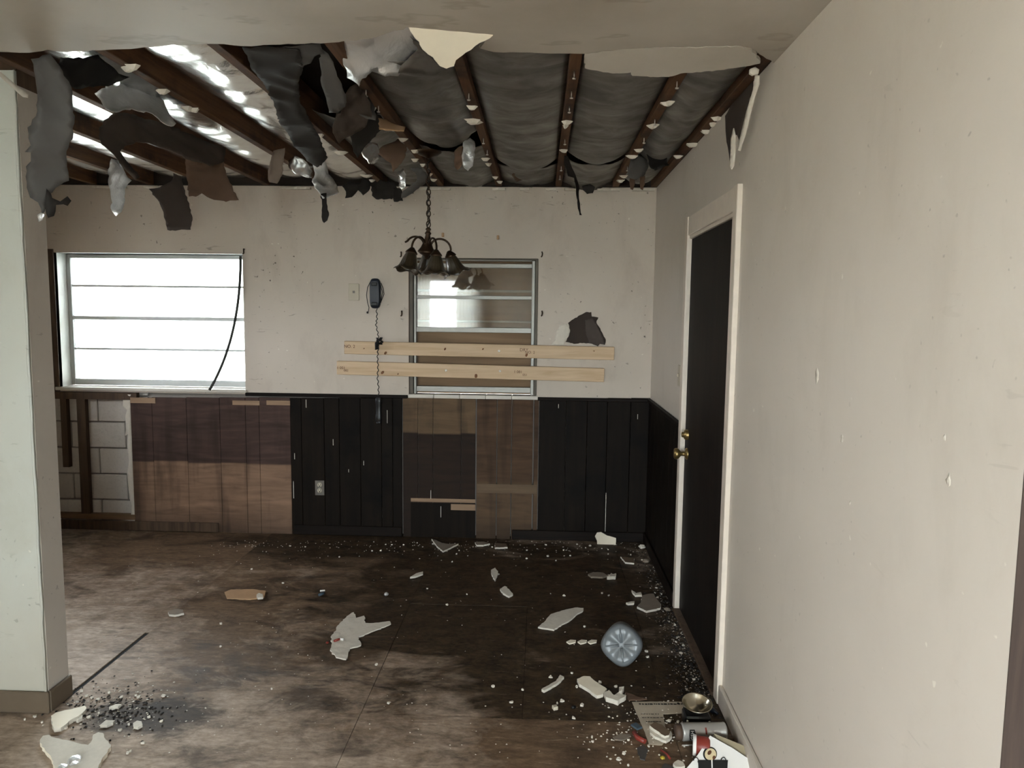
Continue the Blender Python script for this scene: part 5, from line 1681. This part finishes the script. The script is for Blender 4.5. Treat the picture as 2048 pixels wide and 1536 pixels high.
# carton face: a tilted rectangle rising towards the wall
CN = V((-.10, -.55, .83)).normalized()
CO = FL(1420, 1471, .075)
def CF(u, v, d=0.0):
    return plane_pt(u, v, CO + CN * d, CN)
cart = thing('white_carton', (CO.x, CO.y - .08, 0), 'white product carton with printed pot lying tilted at the bottom right', 'carton')
face_px = [(1420, 1471), (1465, 1496), (1519, 1532), (1535, 1560), (1490, 1620), (1340, 1566), (1375, 1534), (1396, 1509)]
ft = [CF(*q) for q in face_px]
solid('carton_panel', ft, .004, M_carton, cart)
low = [V((p.x, p.y, max(.001, p.z - .055))) for p in (ft[0], ft[1], ft[2], ft[3])]
mb = MB()
for i in range(3):
    a, b = ft[i] - CN * .004, ft[i + 1] - CN * .004
    c_, d_ = low[i + 1], low[i]
    k = len(mb.v)
    mb.v += [a, b, c_, d_]
    mb.face((k, k + 1, k + 2, k + 3))
sd = mb.build('carton_side', M_beige, cart)
def disc(name, u, v, ru, rv, d, mat, rot=.0, inner=0.0):
    mb = MB()
    k = 28
    ring = [CF(u + math.cos(t) * ru * math.cos(rot) - math.sin(t) * rv * math.sin(rot), v + math.cos(t) * ru * math.sin(rot) + math.sin(t) * rv * math.cos(rot), d) for t in [2 * PI * i / k for i in range(k)]]
    mb.v = ring + [p - CN * .0008 for p in ring]
    mb.face(range(k)); mb.face([k + i for i in range(k)][::-1])
    for i in range(k):
        mb.face((i, (i + 1) % k, k + (i + 1) % k, k + i))
    return mb.build(name, mat, cart)
disc('printed_ring', 1420, 1508, 14.0, 14.5, .0012, M_ink)
disc('printed_lid', 1421, 1508.5, 11.5, 12, .0020, M_coffee)
disc('printed_stain', 1419, 1505, 3.5, 5, .0028, M_brown, .6)
disc('printed_stain', 1428, 1515, 3, 4, .0028, M_brown, .2)
pot, _ = solid('printed_pot', [CF(1396, 1520, .0032), CF(1456, 1520, .0032), CF(1453, 1560, .0032), CF(1398, 1560, .0032)], .0008, M_ink, cart)
solid('printed_highlight', [CF(1422.5, 1520, .0040), CF(1425, 1520, .0040), CF(1426, 1556, .0040), CF(1423.5, 1556, .0040)], .0006, M_carton, cart)
for (u, w_) in ((1392, 5), (1447, 5)):
    pts = [CF(u + 8 * math.cos(t) * .6, 1521 + 6 * math.sin(t), .004) for t in [PI + PI * 1.2 * i / 8 for i in range(9)]]
    MB().tube(pts, .0016, 6).build('printed_handle', M_ink, cart)
bxp = [CF(1428, 1467, -.012), CF(1480, 1488, -.012), CF(1505, 1500, -.012), CF(1516, 1529, -.012), CF(1470, 1498, -.012), CF(1434, 1477, -.012)]
bx, _ = solid('beige_box', bxp, .04, M_beige)
tag(bx, 'flat beige cardboard box poking out behind the white carton', 'box')
chs = MB().tube([FL(1364, 1491, .004), FL(1392, 1490, .004)], .003, 6).build('metal_rod', M_can)
tag(chs, 'thin metal rod lying on the floor in front of the spray can', 'rod')

# foil crumple on the forked piece
flp = PL((115, 1536, 2.02), (160, 1512, 2.10), (160, 1540, 2.0))
def blob(label, u, v, r, mat, name, cat, z=0.0, seed=0, flat=.6, group=None):
    rr = random.Random(seed)
    p = FL(u, v, z)
    bm = bmesh.new()
    bmesh.ops.create_icosphere(bm, subdivisions=2 if r > .015 else 1, radius=r)
    for q in bm.verts:
        k = 1 + .35 * noise.noise(q.co * (1.6 / r) + V((seed * 3, 0, 0)))
        q.co = V((q.co.x * k * rr.uniform(.95, 1.05), q.co.y * k, q.co.z * k * flat))
    mz_ = min(q.co.z for q in bm.verts)
    mb = MB()
    bm.verts.index_update()
    mb.v = [q.co + V((p.x, p.y, z - mz_ + .0005)) for q in bm.verts]
    for f in bm.faces:
        mb.face([q.index for q in f.verts])
    bm.free()
    return tag(mb.build(name, mat), label, cat, group)


blob('shiny crumpled foil lying on the forked white drywall piece', 148, 1528, .022, M_foilb, 'foil_crumple', 'foil', .018, 5)
blob('second crumpled foil bit at the bottom edge of the forked white piece', 125, 1540, .016, M_foilb, 'foil_crumple', 'foil', .018, 8)
blob('black bottle cap left of the newspaper', 1147, 1417, .011, M_blkpl, 'bottle_cap', 'cap', 0, 3, .8)
o = MB().box(FL(1110, 1419) + V((-.010, -.010, .0005)), FL(1110, 1419) + V((.010, .010, .016)), Matrix.Rotation(.4, 3, 'Z'), None, .002).build('plastic_cube', M_ivory)
tag(o, 'small pale plastic cube left of the black cap', 'cube')
blob('red chip beside the large ragged white drywall sheet', 655, 1287, .010, M_red, 'red_chip', 'chip', 0, 4, .5)
o = MB().tube([FL(668, 1282, .012), FL(680, 1278, .012)], .006, 8).build('cigarette_butt', M_red)
MB().tube([FL(680, 1278, .012), FL(687, 1279, .012)], .006, 8).build('filter', M_carton, o)
tag(o, 'red and white butt lying on the large ragged drywall sheet', 'butt')
o = MB().tube([FL(638, 1190, .008), FL(648, 1186, .008)], .008, 8).build('bottle_cap', M_blue)
MB().tube([FL(640, 1182, .014), FL(650, 1181, .014)], .005, 8).build('cap_rim', M_carton, o)
tag(o, 'blue and white plastic cap on the left middle floor', 'cap')
blob('silvery crumpled ball in the dark middle floor', 773, 1192, .014, M_foilb, 'foil_ball', 'foil', 0, 9, .8)
o = MB().tube([FL(1268, 1465, .008), FL(1276, 1476, .010), FL(1290, 1483, .012)], [.009, .010, .009], 10).build('red_plastic_tube', M_red)
tag(o, 'curved red plastic tube left of the newspaper', 'tube')
o = MB().box(FL(1274, 1466) + V((-.016, -.018, .022)), FL(1274, 1466) + V((.012, .020, .030)), Matrix.Rotation(.6, 3, 'Z'), None, .002).build('blue_shard', M_blue)
tag(o, 'blue grey plastic shard on top of the red tube', 'shard')
blob('mustard yellow plastic bit near the bottom right', 1325, 1518, .009, M_yel, 'yellow_bit', 'plastic bit', 0, 2)
o = MB().tube([FL(1322, 1500, .004), FL(1334, 1508, .006), FL(1340, 1517, .004)], .004, 7).build('red_wire', M_red)
tag(o, 'short red wire scrap near the mustard yellow bit', 'wire')
chunk('pale grey plastic strip left of the newspaper', [(1226, 1474), (1240, 1468), (1258, 1468), (1262, 1472), (1244, 1480), (1230, 1479)], M_greyd, name='plastic_strip', cat='strip', thick=.004, seed=60, sp=.014)
chunk('pale blue glass shard below the red tube', [(1274, 1496), (1286, 1490), (1296, 1500), (1290, 1520), (1280, 1518)], M_greyp, name='glass_shard', cat='shard', thick=.004, seed=61, sp=.016)
chunk('pinkish white plaster piece near the bottom right corner rubbish', [(1346, 1528), (1356, 1520), (1366, 1524), (1370, 1532), (1352, 1534)], M_gyp, seed=62, sp=.014)
chunk('grey paper scrap at the bottom edge near the carton', [(1320, 1540), (1330, 1526), (1346, 1532), (1356, 1550), (1330, 1556)], M_greyp, name='paper_scrap', cat='paper', thick=.002, seed=63, sp=.016)
for k, (u, v, lab) in enumerate(((1300, 1085, 'green grey rubble lump in the far right floor corner'), (1290, 1098, 'pale crumbled lump just below the far corner rubble'), (1298, 1125, 'grey rubble lump along the right baseboard'), (1340, 1222, 'grey pebble lump at the foot of the far door casing'))):
    blob(lab, u - 6, v, .026 - .003 * k, M_greyd if k != 1 else M_gyp, 'rubble_lump', 'rubble', 0, 20 + k, .6)
for k, (u, v, lab) in enumerate(((1376, 1398, 'first'), (1400, 1402, 'second'), (1424, 1420, 'third'))):
    o = MB().tube([FL(u - 12, v - 6, .006), FL(u, v, .010), FL(u + 12, v + 8, .006)], [.004, .012, .005], 7).build('dark_leaf', M_navy)
    tag(o, '%s dark curled leaf scrap behind the steel bowl, counted from the left' % lab, 'leaf')

# countable plaster chips (share one look) and crumbs nobody could count
rnd = random.Random(21)
chips = []
spots = []
for _ in range(26):
    t = rnd.random() ** .8
    u, v = 1300 + 130 * t + rnd.uniform(-26, 8), 1100 + 310 * t + rnd.uniform(-8, 8)
    spots.append((u, v))
for _ in range(26):
    spots.append((rnd.uniform(560, 1290), 1086 + abs(rnd.gauss(0, 14))))
for _ in range(18):
    spots.append((rnd.uniform(420, 1300), rnd.uniform(1110, 1420)))
spots += [(1053, 1118), (1112, 1122), (1217, 1192), (1204, 1187), (1128, 1192), (1169, 1254), (1293, 1304), (1295, 1315), (1144, 1347), (1114, 1408), (1124, 1403), (1164, 1412), (1147, 1437), (1184, 1476), (1186, 1484),
          (1200, 1366), (1153, 1375), (1232, 1374), (1380, 1300), (1388, 1360), (1362, 1312), (1373, 1380), (1356, 1445), (1338, 1443), (1257, 1481), (1297, 1493), (1237, 1520), (1257, 1532), (1248, 1508)]
spots += [(155, 1405), (163, 1384), (183, 1397), (218, 1387), (196, 1400), (174, 1393), (120, 1411), (136, 1410), (272, 1392), (276, 1396), (243, 1396), (178, 1436), (198, 1428), (297, 1436), (323, 1444), (240, 1462), (286, 1488),
          (255, 1508), (260, 1504), (70, 1434), (84, 1446), (50, 1440), (132, 1458), (258, 1451), (327, 1393)]
for (u, v) in spots:
    p = FL(u, v)
    if p.x > W - .05 or p.y > B - .04 or (p.x < PXX + .03 and p.y > PY1 - .03):
        continue
    r = rnd.uniform(.0045, .0095)
    n = 6
    mb = MB()
    a0 = rnd.uniform(0, 6)
    top = [V((p.x + math.cos(a0 + 2 * PI * i / n) * r * rnd.uniform(.5, 1.2), p.y + math.sin(a0 + 2 * PI * i / n) * r * rnd.uniform(.5, 1.1), rnd.uniform(.004, .009))) for i in range(n)]
    mb.v = top + [V((q.x, q.y, .0004)) for q in top]
    mb.face(range(n)); mb.face([n + i for i in range(n)][::-1])
    for i in range(n):
        mb.face((i, n + i, n + (i + 1) % n, (i + 1) % n))
    o = mb.build('plaster_chip', M_gyp)
    if p.x < -1.0 and p.y < 2.9:
        tag(o, 'small white plaster chip in the dark patch by the left stub wall', 'plaster chip', 'plaster chips by the left stub wall')
    elif p.y > 4.45:
        tag(o, 'small white plaster chip lying along the foot of the back wall', 'plaster chip', 'plaster chips along the back wall')
    elif p.x > .45 and p.y > 2.75:
        tag(o, 'small white plaster chip along the foot of the dark door', 'plaster chip', 'plaster chips along the dark door')
    elif p.x > .1 and p.y <= 2.75:
        tag(o, 'small white plaster chip near the newspaper and spray can', 'plaster chip', 'plaster chips near the newspaper')
    elif p.x > -.1:
        tag(o, 'small white plaster chip on the dark floor around the jug', 'plaster chip', 'plaster chips around the jug')
    else:
        tag(o, 'small white plaster chip on the open floor left of the jug', 'plaster chip', 'plaster chips on the open floor')


def crumbs(name, mat, n, where, rmin, rmax, label, cat, seed):
    r = random.Random(seed)
    mb = MB()
    k = 0
    while k < n:
        u, v = where(r)
        p = FL(u, v)
        if p.x > W - .028 or p.y > B - .026 or p.x < XL or (p.x < PXX + .02 and PY1 - .02 < p.y < PY2 + .01):
            k += .2
            continue
        s = r.uniform(rmin, rmax)
        z = s * .5
        b0 = len(mb.v)
        q = [V((s * r.uniform(.5, 1.3), 0, 0)), V((0, s * r.uniform(.5, 1.3), 0)), V((-s * r.uniform(.5, 1.3), 0, 0)), V((0, -s * r.uniform(.5, 1.3), 0))]
        R = Matrix.Rotation(r.uniform(0, 6), 3, 'Z')
        mb.v += [V((p.x, p.y, z)) + R @ w_ for w_ in q] + [V((p.x, p.y, z + s * .6)), V((p.x, p.y, .0003))]
        for i in range(4):
            a, b = b0 + i, b0 + (i + 1) % 4
            mb.face((a, b, b0 + 4)); mb.face((b, a, b0 + 5))
        k += 1
    o = mb.build(name, mat)
    return tag(o, label, cat, None, 'stuff')


def w_right(r):
    t = r.random() ** .75
    return 1296 + 142 * t + r.gauss(-4, 16) - abs(r.gauss(0, 26)) * t, 1092 + 330 * t + r.gauss(0, 8)


def w_back(r):
    return r.uniform(420, 1300), 1082 + abs(r.gauss(0, 16))


def w_all(r):
    return r.uniform(140, 1420), r.uniform(1090, 1520)


def w_left(r):
    return r.gauss(225, 60), r.gauss(1415, 26)


def w_near(r):
    return r.gauss(1300, 70), r.gauss(1460, 38)


crumbs('plaster_crumbs', M_gyp, 300, w_right, .0015, .005, 'white plaster crumbs strewn along the foot of the right wall', 'crumbs', 1)
crumbs('plaster_crumbs', M_gyp, 260, w_back, .0018, .006, 'white plaster crumbs strewn along the foot of the back wall', 'crumbs', 2)
crumbs('plaster_crumbs', M_gyp, 300, w_all, .0014, .0045, 'fine plaster crumbs spread thinly over the whole floor', 'crumbs', 3)
crumbs('plaster_crumbs', M_gyp, 160, w_left, .0018, .006, 'plaster crumbs in the dark patch by the left stub wall', 'crumbs', 4)
crumbs('plaster_crumbs', M_gyp, 260, w_near, .0018, .006, 'plaster crumbs around the newspaper and spray can', 'crumbs', 5)
crumbs('grey_grit', M_greyd, 420, w_right, .0018, .006, 'grey grit lying along the foot of the right wall', 'grit', 9)
crumbs('dark_dirt', M_darkp, 700, w_right, .003, .009, 'dark grit lying along the foot of the right wall', 'dirt', 6)
crumbs('dark_dirt', M_darkp, 300, w_left, .003, .008, 'dark grit around the cream wedge at the left', 'dirt', 7)

# ------------------------------------------------------------------ rear window curtains (the boarded window mirrors them)
curtain(WINR[0] - .12, WINR[0] + .30, .7, WINR[3] + .12, YR + .10, 'sheer white curtain left of the rear window mirrored in the dark glass')
curtain(WINR[1] - .34, WINR[1] + .12, .7, WINR[3] + .12, YR + .10, 'sheer white curtain right of the rear window mirrored in the dark glass')
